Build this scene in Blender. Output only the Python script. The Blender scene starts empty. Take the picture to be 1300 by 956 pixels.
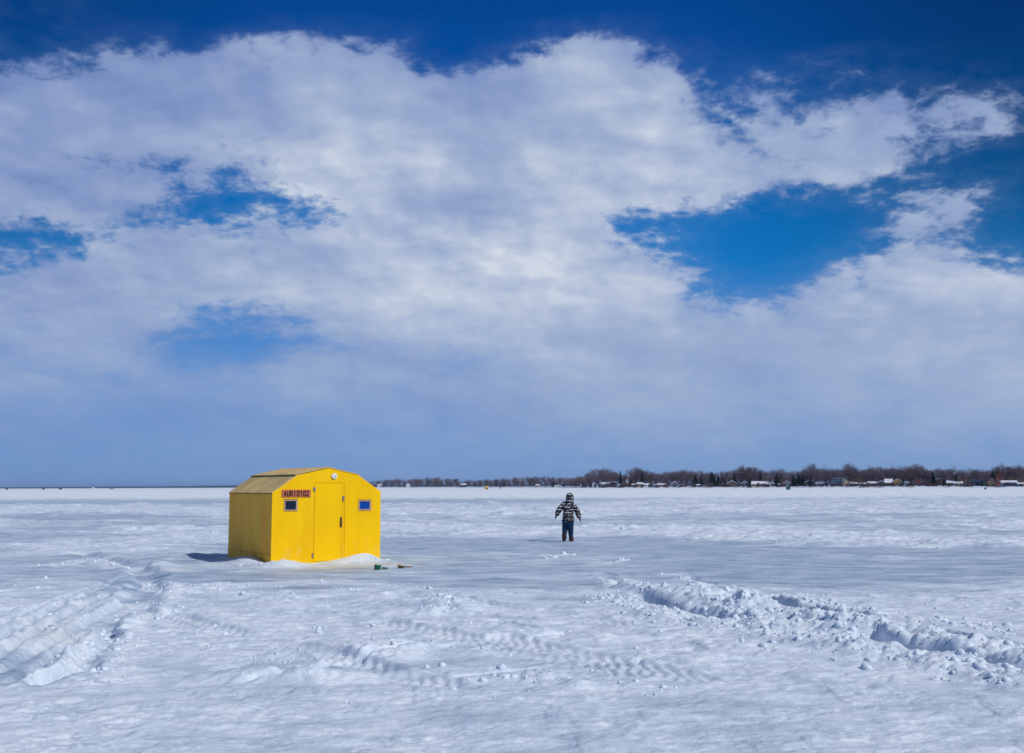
import bpy, bmesh, math, random
import numpy as np
from mathutils import Vector, Matrix
R = math.radians
sc = bpy.context.scene
col = sc.collection

# ------------------------------------------------------------------ camera
FPX = 1472.0                      # focal length in photo pixels (photo 1300 wide)
CAMH = 1.6
PITCH = math.atan((617.7 - 433) / FPX)
ROLL = R(0.2)
cam = bpy.data.cameras.new('camera')
cam.sensor_width = 36; cam.sensor_fit = 'HORIZONTAL'
cam.lens = 36 * FPX / 1300
cam.shift_y = -45 / 1300
cam.clip_start = 0.1; cam.clip_end = 60000
camo = bpy.data.objects.new('camera', cam); col.objects.link(camo)
_F = Vector((0, math.cos(PITCH), math.sin(PITCH))); _R = Vector((1, 0, 0)); _U = _R.cross(_F)
_R2 = _R * math.cos(ROLL) - _U * math.sin(ROLL); _U2 = _R2.cross(_F)
m = Matrix((_R2, _U2, -_F)).transposed().to_4x4()
m.translation = Vector((0, 0, CAMH)); camo.matrix_world = m
sc.camera = camo
EYE = Vector((0, 0, CAMH))
def ray(px, py): return (_F * FPX + _R2 * (px - 650) - _U2 * (py - 433)).normalized()
def ground(px, py):
    d = ray(px, py); return EYE + d * (-CAMH / d.z)
def at(px, py, y):
    d = ray(px, py); return EYE + d * (y / d.y)
def pxm(y): return FPX / y        # photo pixels per metre at distance y

# ------------------------------------------------------------------ view, sun
sc.render.engine = 'CYCLES'
sc.view_settings.view_transform = 'Standard'
sc.view_settings.look = 'None'
sc.view_settings.exposure = 0.0
sc.view_settings.gamma = 1.0
SUN_AZ = R(128); SUN_EL = R(43)   # azimuth from +Y clockwise
sund = Vector((math.sin(SUN_AZ) * math.cos(SUN_EL), math.cos(SUN_AZ) * math.cos(SUN_EL), math.sin(SUN_EL)))
sl = bpy.data.lights.new('sun', 'SUN'); sl.energy = 2.85; sl.angle = R(0.53); sl.color = (1.0, .975, .93)
so = bpy.data.objects.new('sun', sl); col.objects.link(so)
so.rotation_euler = (-sund).to_track_quat('-Z', 'Y').to_euler()

# ------------------------------------------------------------------ node helpers
class NT:
    def __init__(s, tree): s.t = tree; s.n = tree.nodes; s.l = tree.links
    def new(s, typ, **kw):
        n = s.n.new(typ)
        for k, v in kw.items(): setattr(n, k, v)
        return n
    def link(s, a, b): s.l.new(a, b)
    def put(s, sock, v):
        if isinstance(v, bpy.types.NodeSocket): s.l.new(v, sock)
        elif v is not None: sock.default_value = v
    def m(s, op, a, b=None, c=None, clamp=False):
        n = s.new('ShaderNodeMath', operation=op, use_clamp=clamp)
        s.put(n.inputs[0], a)
        if b is not None: s.put(n.inputs[1], b)
        if c is not None: s.put(n.inputs[2], c)
        return n.outputs[0]
    def v(s, op, a, b=None, scale=None):
        n = s.new('ShaderNodeVectorMath', operation=op)
        s.put(n.inputs[0], a)
        if b is not None: s.put(n.inputs[1], b)
        if scale is not None: s.put(n.inputs['Scale'], scale)
        return n.outputs['Value'] if op in ('DOT_PRODUCT', 'LENGTH') else n.outputs[0]
    def mix(s, f, a, b, blend='MIX'):
        n = s.new('ShaderNodeMix', data_type='RGBA', blend_type=blend)
        s.put(n.inputs['Factor'], f); s.put(n.inputs['A'], a); s.put(n.inputs['B'], b)
        return n.outputs['Result']
    def noise(s, vec, scale, detail=4, rough=.5, dist=0, col=False):
        n = s.new('ShaderNodeTexNoise')
        if vec is not None: s.put(n.inputs['Vector'], vec)
        n.inputs['Scale'].default_value = scale; n.inputs['Detail'].default_value = detail
        n.inputs['Roughness'].default_value = rough; n.inputs['Distortion'].default_value = dist
        return n.outputs['Color' if col else 'Fac']
    def ramp(s, f, stops, interp='LINEAR'):
        n = s.new('ShaderNodeValToRGB'); e = n.color_ramp.elements; n.color_ramp.interpolation = interp
        while len(e) < len(stops): e.new(1.0)
        for k, (p, c) in enumerate(stops):
            e[k].position = p; e[k].color = (c if hasattr(c, '__len__') else (c, c, c, 1)) if not (hasattr(c, '__len__') and len(c) == 3) else (*c, 1)
        s.put(n.inputs[0], f); return n.outputs[0]
    def smooth(s, x, a, b):
        n = s.new('ShaderNodeMapRange', interpolation_type='SMOOTHSTEP')
        s.put(n.inputs[0], x); n.inputs[1].default_value = a; n.inputs[2].default_value = b
        return n.outputs[0]
    def rng(s, x, a, b, c, d):
        n = s.new('ShaderNodeMapRange'); s.put(n.inputs[0], x)
        for k, q in enumerate((a, b, c, d)): n.inputs[k + 1].default_value = q
        return n.outputs[0]
def srgb(r, g, b):
    f = lambda c: (c / 255) / 12.92 if c / 255 <= .04045 else ((c / 255 + .055) / 1.055) ** 2.4
    return (f(r), f(g), f(b))

# ------------------------------------------------------------------ sky
# cloud cover as seen over the lake: rows every ~1.15 deg of elevation, columns every ~1.8 deg of azimuth
OPA = """
3 1 1 0 0 0 0 0 0 0 0 0 0 0 0 0 0 0 0 0 0 0 0 0 0 0 0
0 0 3 0 0 0 0 0 0 0 0 0 0 0 0 0 0 0 0 0 0 0 0 0 0 0 0
3 1 2 3 5 1 5 5 8 7 5 0 0 1 6 8 4 1 0 0 0 0 0 0 0 0 0
3 6 6 9 9 8 8 9 9 9 9 5 6 9 9 9 9 7 2 2 4 4 4 2 1 1 0
8 9 9 9 9 9 9 9 9 9 9 9 9 9 9 9 9 7 1 4 2 2 4 2 7 6 1
9 9 9 9 9 9 9 9 9 9 9 9 9 9 9 9 9 9 7 5 4 5 8 7 8 8 6
8 9 9 9 9 8 7 9 9 9 9 9 9 9 9 9 9 9 8 6 6 9 9 6 1 1 0
5 7 6 6 7 4 3 6 9 9 9 9 9 9 9 9 9 9 9 9 8 9 9 5 3 1 0
9 9 9 9 9 4 2 8 9 9 9 9 9 9 9 9 9 9 9 9 6 6 4 3 6 3 0
8 7 8 9 5 0 4 4 3 7 9 9 9 9 9 7 8 5 1 0 0 0 0 5 7 3 0
0 0 2 6 8 9 4 7 9 8 9 9 9 9 9 8 3 0 0 0 0 0 0 5 6 2 0
4 7 8 9 9 9 9 9 9 9 9 9 9 9 9 9 9 7 0 0 0 1 7 8 8 5 2
8 8 9 9 9 9 9 9 9 9 9 9 9 9 9 9 9 8 3 0 1 7 7 9 9 9 9
8 8 9 9 8 7 7 9 9 9 9 9 9 9 9 9 9 9 5 5 8 9 9 9 9 9 9
8 8 7 7 6 2 0 0 6 7 8 8 8 8 9 9 9 9 9 9 9 9 9 9 9 9 9
7 7 8 8 7 2 2 6 6 7 7 6 6 7 8 8 8 8 8 8 8 8 8 8 8 8 8
7 7 6 6 6 6 7 7 8 8 7 7 8 8 8 8 8 8 8 8 8 8 8 8 8 8 8
6 6 5 5 5 5 5 6 6 6 7 6 7 7 8 8 8 8 8 7 7 8 8 7 8 8 8
6 5 5 4 4 4 5 4 5 5 5 5 5 6 6 7 7 7 6 6 5 6 6 6 7 6 6
4 4 4 4 4 4 4 4 4 4 4 4 4 4 4 4 5 5 5 5 4 4 4 5 5 5 5
4 4 4 4 4 4 4 4 4 4 4 4 4 4 4 4 4 4 4 4 4 4 4 4 4 4 4
"""
OPA = np.array([[float(c) for c in r.split()] for r in OPA.strip().split('\n')]) / 9
BRI = """
3 3 3 3 3 3 3 3 3 3 3 3 3 3
2 2 2 3 4 3 3 4 4 3 3 3 3 3
2 3 3 4 3 3 4 5 5 4 3 4 4 4
3 3 3 4 8 6 5 7 7 5 4 5 5 4
3 4 4 5 8 7 5 6 6 6 5 5 4 4
3 4 4 5 5 5 6 7 6 6 5 5 5 5
3 3 4 6 7 7 8 8 7 6 5 6 6 7
4 4 4 4 5 5 6 6 5 5 5 5 5 5
4 5 4 4 5 4 4 4 5 5 5 5 5 6
3 3 4 4 4 5 5 5 6 5 5 5 6 5
2 2 2 3 3 3 3 3 3 4 4 4 4 4
"""
BRI = np.array([[float(c) for c in r.split()] for r in BRI.strip().split('\n')]) / 9
def bil(T, fx, fy):
    fx = min(max(fx, 0), T.shape[1] - 1.001); fy = min(max(fy, 0), T.shape[0] - 1.001)
    i, j = int(fx), int(fy); a, b = fx - i, fy - j
    return T[j, i] * (1 - a) * (1 - b) + T[j, i + 1] * a * (1 - b) + T[j + 1, i] * (1 - a) * b + T[j + 1, i + 1] * a * b
AZM = 27.0; NR = 24; DEL = 1.15
def dirpx(az, el):
    d = Vector((math.sin(R(az)) * math.cos(R(el)), math.cos(R(az)) * math.cos(R(el)), math.sin(R(el))))
    z = d.dot(_F); return 650 + FPX * d.dot(_R2) / z, 433 - FPX * d.dot(_U2) / z
world = bpy.data.worlds.new('World'); sc.world = world; world.use_nodes = True
w = NT(world.node_tree); w.n.clear()
STR = 0.10
tc = w.new('ShaderNodeTexCoord').outputs['Generated']
sep = w.new('ShaderNodeSeparateXYZ'); w.link(tc, sep.inputs[0]); X, Y, Z = sep.outputs
# coordinates on a cloud layer overhead, so that clouds flatten towards the horizon
den = w.m('ADD', w.m('MAXIMUM', Z, 0.0), 0.36)
cmb = w.new('ShaderNodeCombineXYZ'); w.link(w.m('DIVIDE', X, den), cmb.inputs[0]); w.link(w.m('DIVIDE', Y, den), cmb.inputs[1])
P = cmb.outputs[0]
az0 = w.m('MULTIPLY', w.m('ARCTAN2', X, Y), 180 / math.pi)
el0 = w.m('MULTIPLY', w.m('ARCSINE', Z), 180 / math.pi)
lowk = w.smooth(el0, 3, 12)                         # less crumpling near the horizon
w1 = w.noise(P, 4.5, 3, .55, 0, True); w2 = w.noise(P, 17, 5, .6, 0, True)
def wob(c, k):
    s_ = w.new('ShaderNodeSeparateColor'); w.link(c, s_.inputs[0])
    return (w.m('MULTIPLY', w.m('SUBTRACT', s_.outputs[0], .5), k), w.m('MULTIPLY', w.m('SUBTRACT', s_.outputs[1], .5), k * .6))
a1, e1 = wob(w1, 1.3); a2, e2 = wob(w2, 1.7)
az = w.m('ADD', w.m('ADD', az0, a1), a2)
el = w.m('ADD', el0, w.m('MULTIPLY', w.m('ADD', e1, e2), w.rng(lowk, 0, 1, .35, 1)))
u = w.m('DIVIDE', w.m('ADD', az, AZM), 2 * AZM)
v = w.m('DIVIDE', el, DEL)
def table(T, sx, sy, nr, step, vv):
    tot = None
    for g in range(0, nr, 3):
        stops = []
        for k in range(31):
            a = -AZM + 2 * AZM * k / 30
            c = []
            for r in range(g, g + 3):
                px, py = dirpx(a, r * step); c.append(float(bil(T, px / sx, py / sy)))
            stops.append((k / 30, (*c, 1)))
        rp = w.new('ShaderNodeSeparateColor'); w.link(w.ramp(u, stops), rp.inputs[0])
        for q in range(3):
            tent = w.m('SUBTRACT', 1.0, w.m('ABSOLUTE', w.m('SUBTRACT', vv, float(g + q))), clamp=True)
            tot = w.m('MULTIPLY_ADD', tent, rp.outputs[q], tot if tot is not None else 0.0)
    return tot
cov = table(OPA, 50, 30, NR, DEL, v)
bri = table(BRI, 100, 60, 12, 2.3, w.m('DIVIDE', el, 2.3))
# outside the part of the sky the photograph shows: scattered cloud
side = w.m('MAXIMUM', w.smooth(w.m('ABSOLUTE', az0), 24.5, 30), w.smooth(el0, 25.5, 28))
gen = w.m('MULTIPLY', w.smooth(w.noise(P, 1.1, 6, .6), .5, .62), .8)
cov = w.m('ADD', w.m('MULTIPLY', cov, w.m('SUBTRACT', 1, side)), w.m('MULTIPLY', gen, side))
bri = w.m('ADD', w.m('MULTIPLY', bri, w.m('SUBTRACT', 1, side)), w.m('MULTIPLY', .5, side))
fb = w.m('SUBTRACT', w.noise(P, 9, 9, .60, .25), .5)
fb2 = w.m('SUBTRACT', w.noise(P, 30, 7, .6, .2), .5)
ab = w.m('MULTIPLY', w.m('MULTIPLY', cov, w.m('SUBTRACT', 1.08, cov)), 4)
alpha = w.m('ADD', cov, w.m('MULTIPLY', ab, w.m('ADD', w.m('MULTIPLY', fb, w.rng(lowk, 0, 1, .55, 1.5)), w.m('MULTIPLY', fb2, w.rng(lowk, 0, 1, .05, 1.1)))), clamp=True)
sharp = w.smooth(alpha, .30, .78)
alpha = w.m('ADD', w.m('MULTIPLY', alpha, w.m('SUBTRACT', 1, w.m('MULTIPLY', lowk, .75))), w.m('MULTIPLY', sharp, w.m('MULTIPLY', lowk, .75)), clamp=True)
# a little light shape inside the cloud
def lit(scale, off, det, rgh):      # brighter on the side of each puff that faces the sun
    Po = w.v('ADD', P, (off[0], off[1], 0)); return w.m('SUBTRACT', w.noise(P, scale, det, rgh), w.noise(Po, scale, det, rgh))
em = w.m('ADD', w.m('MULTIPLY', lit(6.0, (.04, -.05), 5, .52), 1.5), w.m('MULTIPLY', lit(19, (.013, -.015), 4, .55), .6))
em = w.m('MULTIPLY', em, w.rng(lowk, 0, 1, .10, .62))
thin = w.m('MULTIPLY', w.m('SUBTRACT', 1, w.smooth(alpha, .3, 1.0)), -.12)
cb = w.m('ADD', w.m('ADD', w.m('ADD', bri, .04), w.m('ADD', em, thin)), w.m('MULTIPLY', w.m('SUBTRACT', w.noise(P, 3.6, 5, .5), .5), w.rng(lowk, 0, 1, .3, .75)), clamp=True)
ccol = w.ramp(cb, [(0, srgb(108, 134, 188)), (.33, srgb(136, 156, 200)), (.62, srgb(160, 177, 209)), (.88, srgb(190, 201, 221)), (1, srgb(208, 216, 230))])
sky = w.new('ShaderNodeTexSky', sky_type='NISHITA', sun_disc=False)
sky.sun_elevation = SUN_EL; sky.sun_rotation = SUN_AZ; sky.air_density = 1.0; sky.dust_density = .2; sky.ozone_density = 3.0
clr = w.ramp(w.m('DIVIDE', el0, 90), [(0, srgb(112, 156, 208)), (3 / 90, srgb(98, 148, 208)), (7 / 90, srgb(60, 132, 205)), (11 / 90, srgb(10, 118, 194)),
             (16 / 90, srgb(0, 98, 176)), (21 / 90, srgb(0, 74, 152)), (26 / 90, srgb(0, 60, 134)), (1, srgb(0, 45, 110))])
# polarised sky: darker away from the view's middle
pol = w.m('SUBTRACT', 1.0, w.m('MULTIPLY', w.m('MULTIPLY', w.smooth(az0, 6, 26), .5), w.smooth(el0, 4, 16)))
pol2 = w.m('SUBTRACT', 1.0, w.m('MULTIPLY', w.m('MULTIPLY', w.smooth(w.m('MULTIPLY', az0, -1), 8, 27), .3), w.smooth(el0, 4, 16)))
clr = w.mix(1.0, clr, w.m('MULTIPLY', pol, pol2), 'MULTIPLY')
clr = w.v('SCALE', clr, scale=1 / STR)
base = w.mix(.985, w.v('SCALE', sky.outputs[0], scale=.6), clr)
fin = w.mix(alpha, base, w.v('SCALE', ccol, scale=1 / STR))
bg = w.new('ShaderNodeBackground'); w.link(fin, bg.inputs[0]); bg.inputs[1].default_value = STR
wo = w.new('ShaderNodeOutputWorld'); w.link(bg.outputs[0], wo.inputs[0])

# ------------------------------------------------------------------ materials
def mat(name, color, rough=.8, var=.0, vs=3.0, bump=0, bs=20, metal=0, spec=.3, stretch=None, color2=None, coords='Object', grime=None):
    M = bpy.data.materials.new(name); M.use_nodes = True
    t = NT(M.node_tree); b = t.n['Principled BSDF']
    b.inputs['Roughness'].default_value = rough; b.inputs['Metallic'].default_value = metal
    b.inputs['Specular IOR Level'].default_value = spec
    vec = t.new('ShaderNodeTexCoord').outputs[coords]
    if stretch:
        mp = t.new('ShaderNodeMapping'); mp.inputs['Scale'].default_value = stretch; t.link(vec, mp.inputs[0]); vec = mp.outputs[0]
    c2 = color2 or tuple(c * (1 - var) for c in color)
    f = t.smooth(t.noise(vec, vs, 6, .6), .35, .65)
    t.link(t.mix(f, (*color, 1), (*c2, 1)), b.inputs['Base Color'])
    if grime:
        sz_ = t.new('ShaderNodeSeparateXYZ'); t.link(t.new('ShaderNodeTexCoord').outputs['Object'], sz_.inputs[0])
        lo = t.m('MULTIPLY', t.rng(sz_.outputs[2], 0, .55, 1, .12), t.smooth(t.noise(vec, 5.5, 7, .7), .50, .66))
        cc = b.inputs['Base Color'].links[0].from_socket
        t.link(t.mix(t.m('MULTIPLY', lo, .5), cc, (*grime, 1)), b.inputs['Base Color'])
    if bump:
        bp = t.new('ShaderNodeBump'); bp.inputs['Strength'].default_value = bump; bp.inputs['Distance'].default_value = .01
        t.link(t.noise(vec, bs, 5, .6), bp.inputs['Height']); t.link(bp.outputs[0], b.inputs['Normal'])
    return M

# ------------------------------------------------------------------ mesh helpers
def tagset(o, label=None, cat=None, group=None, kind=None):
    if label: o['label'] = label
    if cat: o['category'] = cat
    if group: o['group'] = group
    if kind: o['kind'] = kind
    return o
def thing(name, label, cat, loc=(0, 0, 0), rz=0, group=None):
    o = bpy.data.objects.new(name, None); col.objects.link(o); o.empty_display_size = .3
    o.location = loc; o.rotation_euler = (0, 0, rz)
    return tagset(o, label, cat, group)
class MB:
    def __init__(s): s.v = []; s.f = []
    def add(s, vs, fs):
        n = len(s.v); s.v += [tuple(p) for p in vs]; s.f += [tuple(i + n for i in f) for f in fs]; return s
    def box(s, x0, x1, y0, y1, z0, z1):
        return s.add([(x0, y0, z0), (x1, y0, z0), (x1, y1, z0), (x0, y1, z0), (x0, y0, z1), (x1, y0, z1), (x1, y1, z1), (x0, y1, z1)],
                     [(0, 3, 2, 1), (4, 5, 6, 7), (0, 1, 5, 4), (1, 2, 6, 5), (2, 3, 7, 6), (3, 0, 4, 7)])
    def prism(s, poly, y0, y1):      # poly of (x, z), extruded along y
        n = len(poly)
        vs = [(x, y0, z) for x, z in poly] + [(x, y1, z) for x, z in poly]
        fs = [tuple(range(n)), tuple(range(2 * n - 1, n - 1, -1))] + [(i, i + n, (i + 1) % n + n, (i + 1) % n) for i in range(n)]
        return s.add(vs, fs)
    def tube(s, pts, rad, n=6, cap=True):
        vs = []; fs = []
        for i, p in enumerate(pts):
            p = Vector(p); a = Vector(pts[max(i - 1, 0)]); b = Vector(pts[min(i + 1, len(pts) - 1)])
            d = (b - a).normalized(); t = d.cross(Vector((.3, .2, 1)) if abs(d.z) < .9 else Vector((1, 0, 0))).normalized(); q = d.cross(t)
            r = rad[i] if hasattr(rad, '__len__') else rad
            for k in range(n):
                an = 2 * math.pi * k / n; vs.append(p + t * (r * math.cos(an)) + q * (r * math.sin(an)))
        for i in range(len(pts) - 1):
            for k in range(n): fs.append((i * n + k, i * n + (k + 1) % n, (i + 1) * n + (k + 1) % n, (i + 1) * n + k))
        if cap: fs.append(tuple(range(n - 1, -1, -1))); fs.append(tuple(range((len(pts) - 1) * n, len(pts) * n)))
        return s.add(vs, fs)
    def disc(s, c, r, y0, y1, n=20):
        return s.prism([(c[0] + r * math.cos(2 * math.pi * k / n), c[1] + r * math.sin(2 * math.pi * k / n)) for k in range(n)], y0, y1)
    def build(s, name, material, parent=None, smooth=False, bevel=0):
        me = bpy.data.meshes.new(name); me.from_pydata(s.v, [], s.f); me.update()
        if bevel:
            bm = bmesh.new(); bm.from_mesh(me)
            bmesh.ops.bevel(bm, geom=bm.edges[:], offset=bevel, segments=2, affect='EDGES', clamp_overlap=True)
            bm.to_mesh(me); bm.free()
        bm = bmesh.new(); bm.from_mesh(me); bmesh.ops.recalc_face_normals(bm, faces=bm.faces); bm.to_mesh(me); bm.free()
        if smooth: me.polygons.foreach_set('use_smooth', [True] * len(me.polygons))
        me.materials.append(material)
        o = bpy.data.objects.new(name, me); col.objects.link(o)
        if parent: o.parent = parent
        return o

# ------------------------------------------------------------------ numpy noise
def _h(ix, iy, seed):
    n = (ix.astype(np.int64) * 374761393 + iy.astype(np.int64) * 668265263 + seed * 974634777) & 0xffffffff
    n = ((n ^ (n >> 13)) * 1274126177) & 0xffffffff
    n = ((n ^ (n >> 16)) * 2246822519) & 0xffffffff
    return ((n ^ (n >> 13)) & 0xffffff) / float(0xffffff)
def vnoise(x, y, seed=0):
    ix = np.floor(x); iy = np.floor(y); fx = x - ix; fy = y - iy
    fx = fx * fx * fx * (fx * (fx * 6 - 15) + 10); fy = fy * fy * fy * (fy * (fy * 6 - 15) + 10)
    a = _h(ix, iy, seed); b = _h(ix + 1, iy, seed); c = _h(ix, iy + 1, seed); d = _h(ix + 1, iy + 1, seed)
    return a + (b - a) * fx + (c - a) * fy + (a - b - c + d) * fx * fy
def fbm(x, y, o=4, seed=0, g=.5):
    t = 0; a = 1; s = 0
    for k in range(o):
        c, q = math.cos(k * 1.1), math.sin(k * 1.1)
        t = t + a * vnoise((x * c - y * q) * 2 ** k + 17.3 * k, (x * q + y * c) * 2 ** k + 9.1 * k, seed + k); s += a; a *= g
    return t / s
def worley(x, y, seed=0):
    ix = np.floor(x); iy = np.floor(y); best = np.full(x.shape, 9.0)
    for dx in (-1, 0, 1):
        for dy in (-1, 0, 1):
            cx = ix + dx; cy = iy + dy
            px = cx + _h(cx, cy, seed + 5); py = cy + _h(cx, cy, seed + 11)
            best = np.minimum(best, (px - x) ** 2 + (py - y) ** 2)
    return np.sqrt(best)
def lumps(x, y, sc_, seed):
    c = worley(x * sc_, y * sc_, seed); return np.sqrt(np.clip(1 - (c / .75) ** 2, 0, 1))
def sstep(a, b, x):
    t = np.clip((x - a) / (b - a), 0, 1); return t * t * (3 - 2 * t)
def gpoly(pts): return [tuple(ground(*p)[:2]) for p in pts]
def pdist(x, y, poly):
    """distance to a polyline, signed side and arc length"""
    best = np.full(x.shape, 1e9); side = np.zeros(x.shape); arc = np.zeros(x.shape); L = 0
    for (ax, ay), (bx, by) in zip(poly[:-1], poly[1:]):
        dx, dy = bx - ax, by - ay; l = math.hypot(dx, dy)
        t = np.clip(((x - ax) * dx + (y - ay) * dy) / (l * l), 0, 1)
        d = np.hypot(x - ax - t * dx, y - ay - t * dy)
        mk = d < best; best = np.where(mk, d, best)
        side = np.where(mk, np.sign((x - ax) * dy - (y - ay) * dx), side); arc = np.where(mk, L + t * l, arc); L += l
    return best, side, arc, L
def npx(x, y):
    """photo column and row that a point of the flat ice is seen at"""
    dz = -CAMH
    z = y * _F.y + dz * _F.z
    return 650 + FPX * (x * _R2.x + y * _R2.y + dz * _R2.z) / z, 433 - FPX * (x * _U2.x + y * _U2.y + dz * _U2.z) / z

HUT = dict(x=-4.897, y=23.853, th=.552, w=2.425, d=2.746, hw=1.491, ki=.539, kh=1.85, ph=1.994)
# lines on the ice: (points seen, half width m, height m, lumpiness)
RIDGES = [
    ([(748, 757), (790, 765), (840, 783), (905, 795), (960, 803), (1030, 818), (1100, 832), (1200, 846), (1320, 872)], .26, .075, 1.0),
    ([(776, 738), (808, 750), (850, 754), (905, 765), (960, 778), (1010, 789), (1070, 801), (1130, 812), (1200, 822), (1310, 842)], .30, .12, 1.0),
    ([(905, 771), (960, 790), (1030, 806), (1100, 818)], .30, .07, 1.0),
    ([(919, 750), (970, 762), (1040, 775), (1100, 785), (1180, 794), (1250, 800), (1330, 808)], .24, .085, 1.0),
    ([(840, 730), (875, 738), (905, 748)], .12, .03, .8),
    ([(690, 709), (735, 707)], .15, .045, .9), ([(770, 716), (792, 713)], .10, .03, .9),
    ([(60, 862), (85, 840), (112, 815), (140, 798)], .10, .038, 1.0),
    ([(118, 872), (140, 850), (150, 825), (165, 795), (200, 778), (240, 770)], .14, .034, 1.0),
    ([(150, 780), (190, 765), (250, 752), (330, 745), (420, 738)], .35, .025, .8),
    ([(530, 784), (568, 772), (600, 776)], .14, .06, 1.0), ([(440, 752), (500, 748), (560, 750)], .15, .03, .8),
    ([(440, 822), (480, 826), (520, 838)], .22, .05, 1.0), ([(300, 845), (360, 838), (420, 842)], .16, .04, .9),
    ([(310, 867), (350, 860), (400, 862)], .12, .05, .9), ([(640, 862), (670, 858), (720, 868)], .14, .04, .9),
    ([(1120, 770), (1230, 772), (1320, 778)], .12, .014, .5),
    ([(185, 735), (200, 748), (230, 742)], .12, .05, 1.0), ([(60, 720), (110, 712), (160, 722)], .3, .03, .8),
]
RUTS = [
    ([(812, 756), (845, 766), (880, 775), (915, 783), (960, 792)], .13, .10),
    ([(925, 757), (985, 769), (1046, 783), (1122, 796), (1198, 808), (1300, 822)], .13, .09),
    ([(1080, 812), (1130, 824), (1198, 836), (1249, 845), (1330, 856)], .15, .10),
    ([(767, 725), (777, 737), (800, 750)], .10, .018), ([(868, 727), (885, 738), (920, 752)], .10, .018),
    ([(50, 872), (88, 850), (112, 832), (135, 808), (148, 785)], .12, .07),
    ([(125, 800), (175, 765), (190, 740), (180, 722), (140, 710), (100, 702)], .22, .05),
    ([(-20, 842), (30, 812), (70, 790), (110, 767), (160, 745)], .07, .04),
    ([(-20, 822), (45, 786), (90, 762), (140, 742)], .07, .035),
    ([(-20, 861), (40, 829), (90, 803), (130, 781), (165, 760)], .08, .045),
    ([(-20, 779), (60, 770), (110, 764), (170, 757), (260, 750)], .06, .04),
    ([(490, 742), (560, 748), (650, 756), (760, 762)], .06, .02), ([(620, 733), (700, 741), (800, 748)], .05, .018),
    ([(-20, 800), (40, 776), (90, 755), (150, 735), (190, 722)], .06, .03), ([(10, 872), (60, 838), (105, 806), (150, 775), (185, 750)], .06, .035),
    ([(880, 742), (1000, 752), (1150, 762), (1320, 770)], .07, .03), ([(940, 738), (1100, 750), (1320, 760)], .07, .03), ([(200, 765), (330, 775), (470, 783), (640, 796), (760, 812)], .07, .035), ([(230, 757), (380, 765), (560, 777), (700, 790)], .06, .03),
    ([(560, 866), (700, 846), (860, 838), (1010, 842)], .05, .03), ([(300, 872), (420, 846), (520, 829), (600, 818), (760, 806)], .06, .03),
    ([(350, 733), (440, 731), (520, 727), (620, 725)], .07, .02),
]
TREADS = [   # ribbed snowmobile and tyre tracks
    ([(205, 783), (260, 797), (310, 808), (350, 818), (400, 832), (470, 850), (560, 870)], .20),
    ([(480, 792), (560, 806), (640, 822), (720, 840), (800, 858)], .22),
    ([(640, 812), (700, 826), (780, 842), (880, 862)], .2),
    ([(500, 760), (620, 772), (720, 782), (820, 800)], .16),
    ([(160, 776), (200, 786), (240, 800)], .18),
]
# ice / packed patches: centre px,py, half sizes px, strength (+ bare ice, - fresh snow)
PATCH = [(690, 694, 210, 9, .9), (1110, 722, 260, 15, 1.0), (870, 700, 160, 10, .7), (20, 850, 75, 22, 1.0), (240, 637, 420, 3.5, 1.1), (620, 636, 160, 2.5, .6),
         (90, 657, 140, 3.5, .8), (330, 665, 200, 4, .4), (700, 667, 200, 3, .4), (1050, 660, 260, 3, .35), (620, 725, 180, 6, .5), (950, 740, 90, 7, .5), (250, 733, 160, 5, .55), (650, 700, 900, 60, .42), (180, 745, 60, 10, .5), (350, 800, 120, 8, .25), (560, 845, 200, 7, .3), (1000, 634, 320, 2, .35),
         (550, 652, 330, 4, -.7), (130, 648, 160, 2.5, -.7), (760, 676, 300, 3.5, -.9), (1000, 682, 260, 5, -.9), (1180, 692, 160, 5, -.7), (300, 680, 190, 10, -.4), (560, 670, 120, 6, -.6), (100, 697, 140, 6, -.3),
         (1150, 765, 200, 9, -.35), (840, 800, 300, 30, -.6), (1050, 820, 300, 30, -.8), (320, 810, 250, 30, -.5), (1000, 646, 330, 3, -.4), (650, 625.5, 2000, 4.5, -1.4), (110, 762, 60, 8, -.3)]
BANDS = [(760, 676, 190, 5, 1.0), (1000, 681, 260, 5, 1.0), (1200, 692, 200, 5, .9), (570, 650, 200, 5, .8), (590, 668, 130, 6, .9), (100, 648, 120, 3, .8), (240, 672, 120, 10, .7), (100, 695, 130, 6, .7), (1000, 648, 300, 4, .6), (220, 712, 60, 14, .8), (740, 709, 70, 4, .8), (1100, 664, 260, 3, .7), (570, 705, 90, 4, .6), (250, 757, 220, 7, .7), (470, 760, 200, 7, .7), (1180, 768, 200, 4, .5), (640, 795, 200, 10, .35), (230, 748, 90, 12, 1.0), (560, 770, 80, 10, 1.0), (500, 835, 130, 12, 1.0), (350, 862, 120, 8, .8), (100, 745, 80, 12, .6), (420, 765, 110, 8, .9), (700, 800, 110, 9, .5), (280, 790, 70, 6, .5)]
HUTM = Matrix.Translation((HUT['x'], HUT['y'], 0)) @ Matrix.Rotation(HUT['th'], 4, 'Z')

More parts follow.
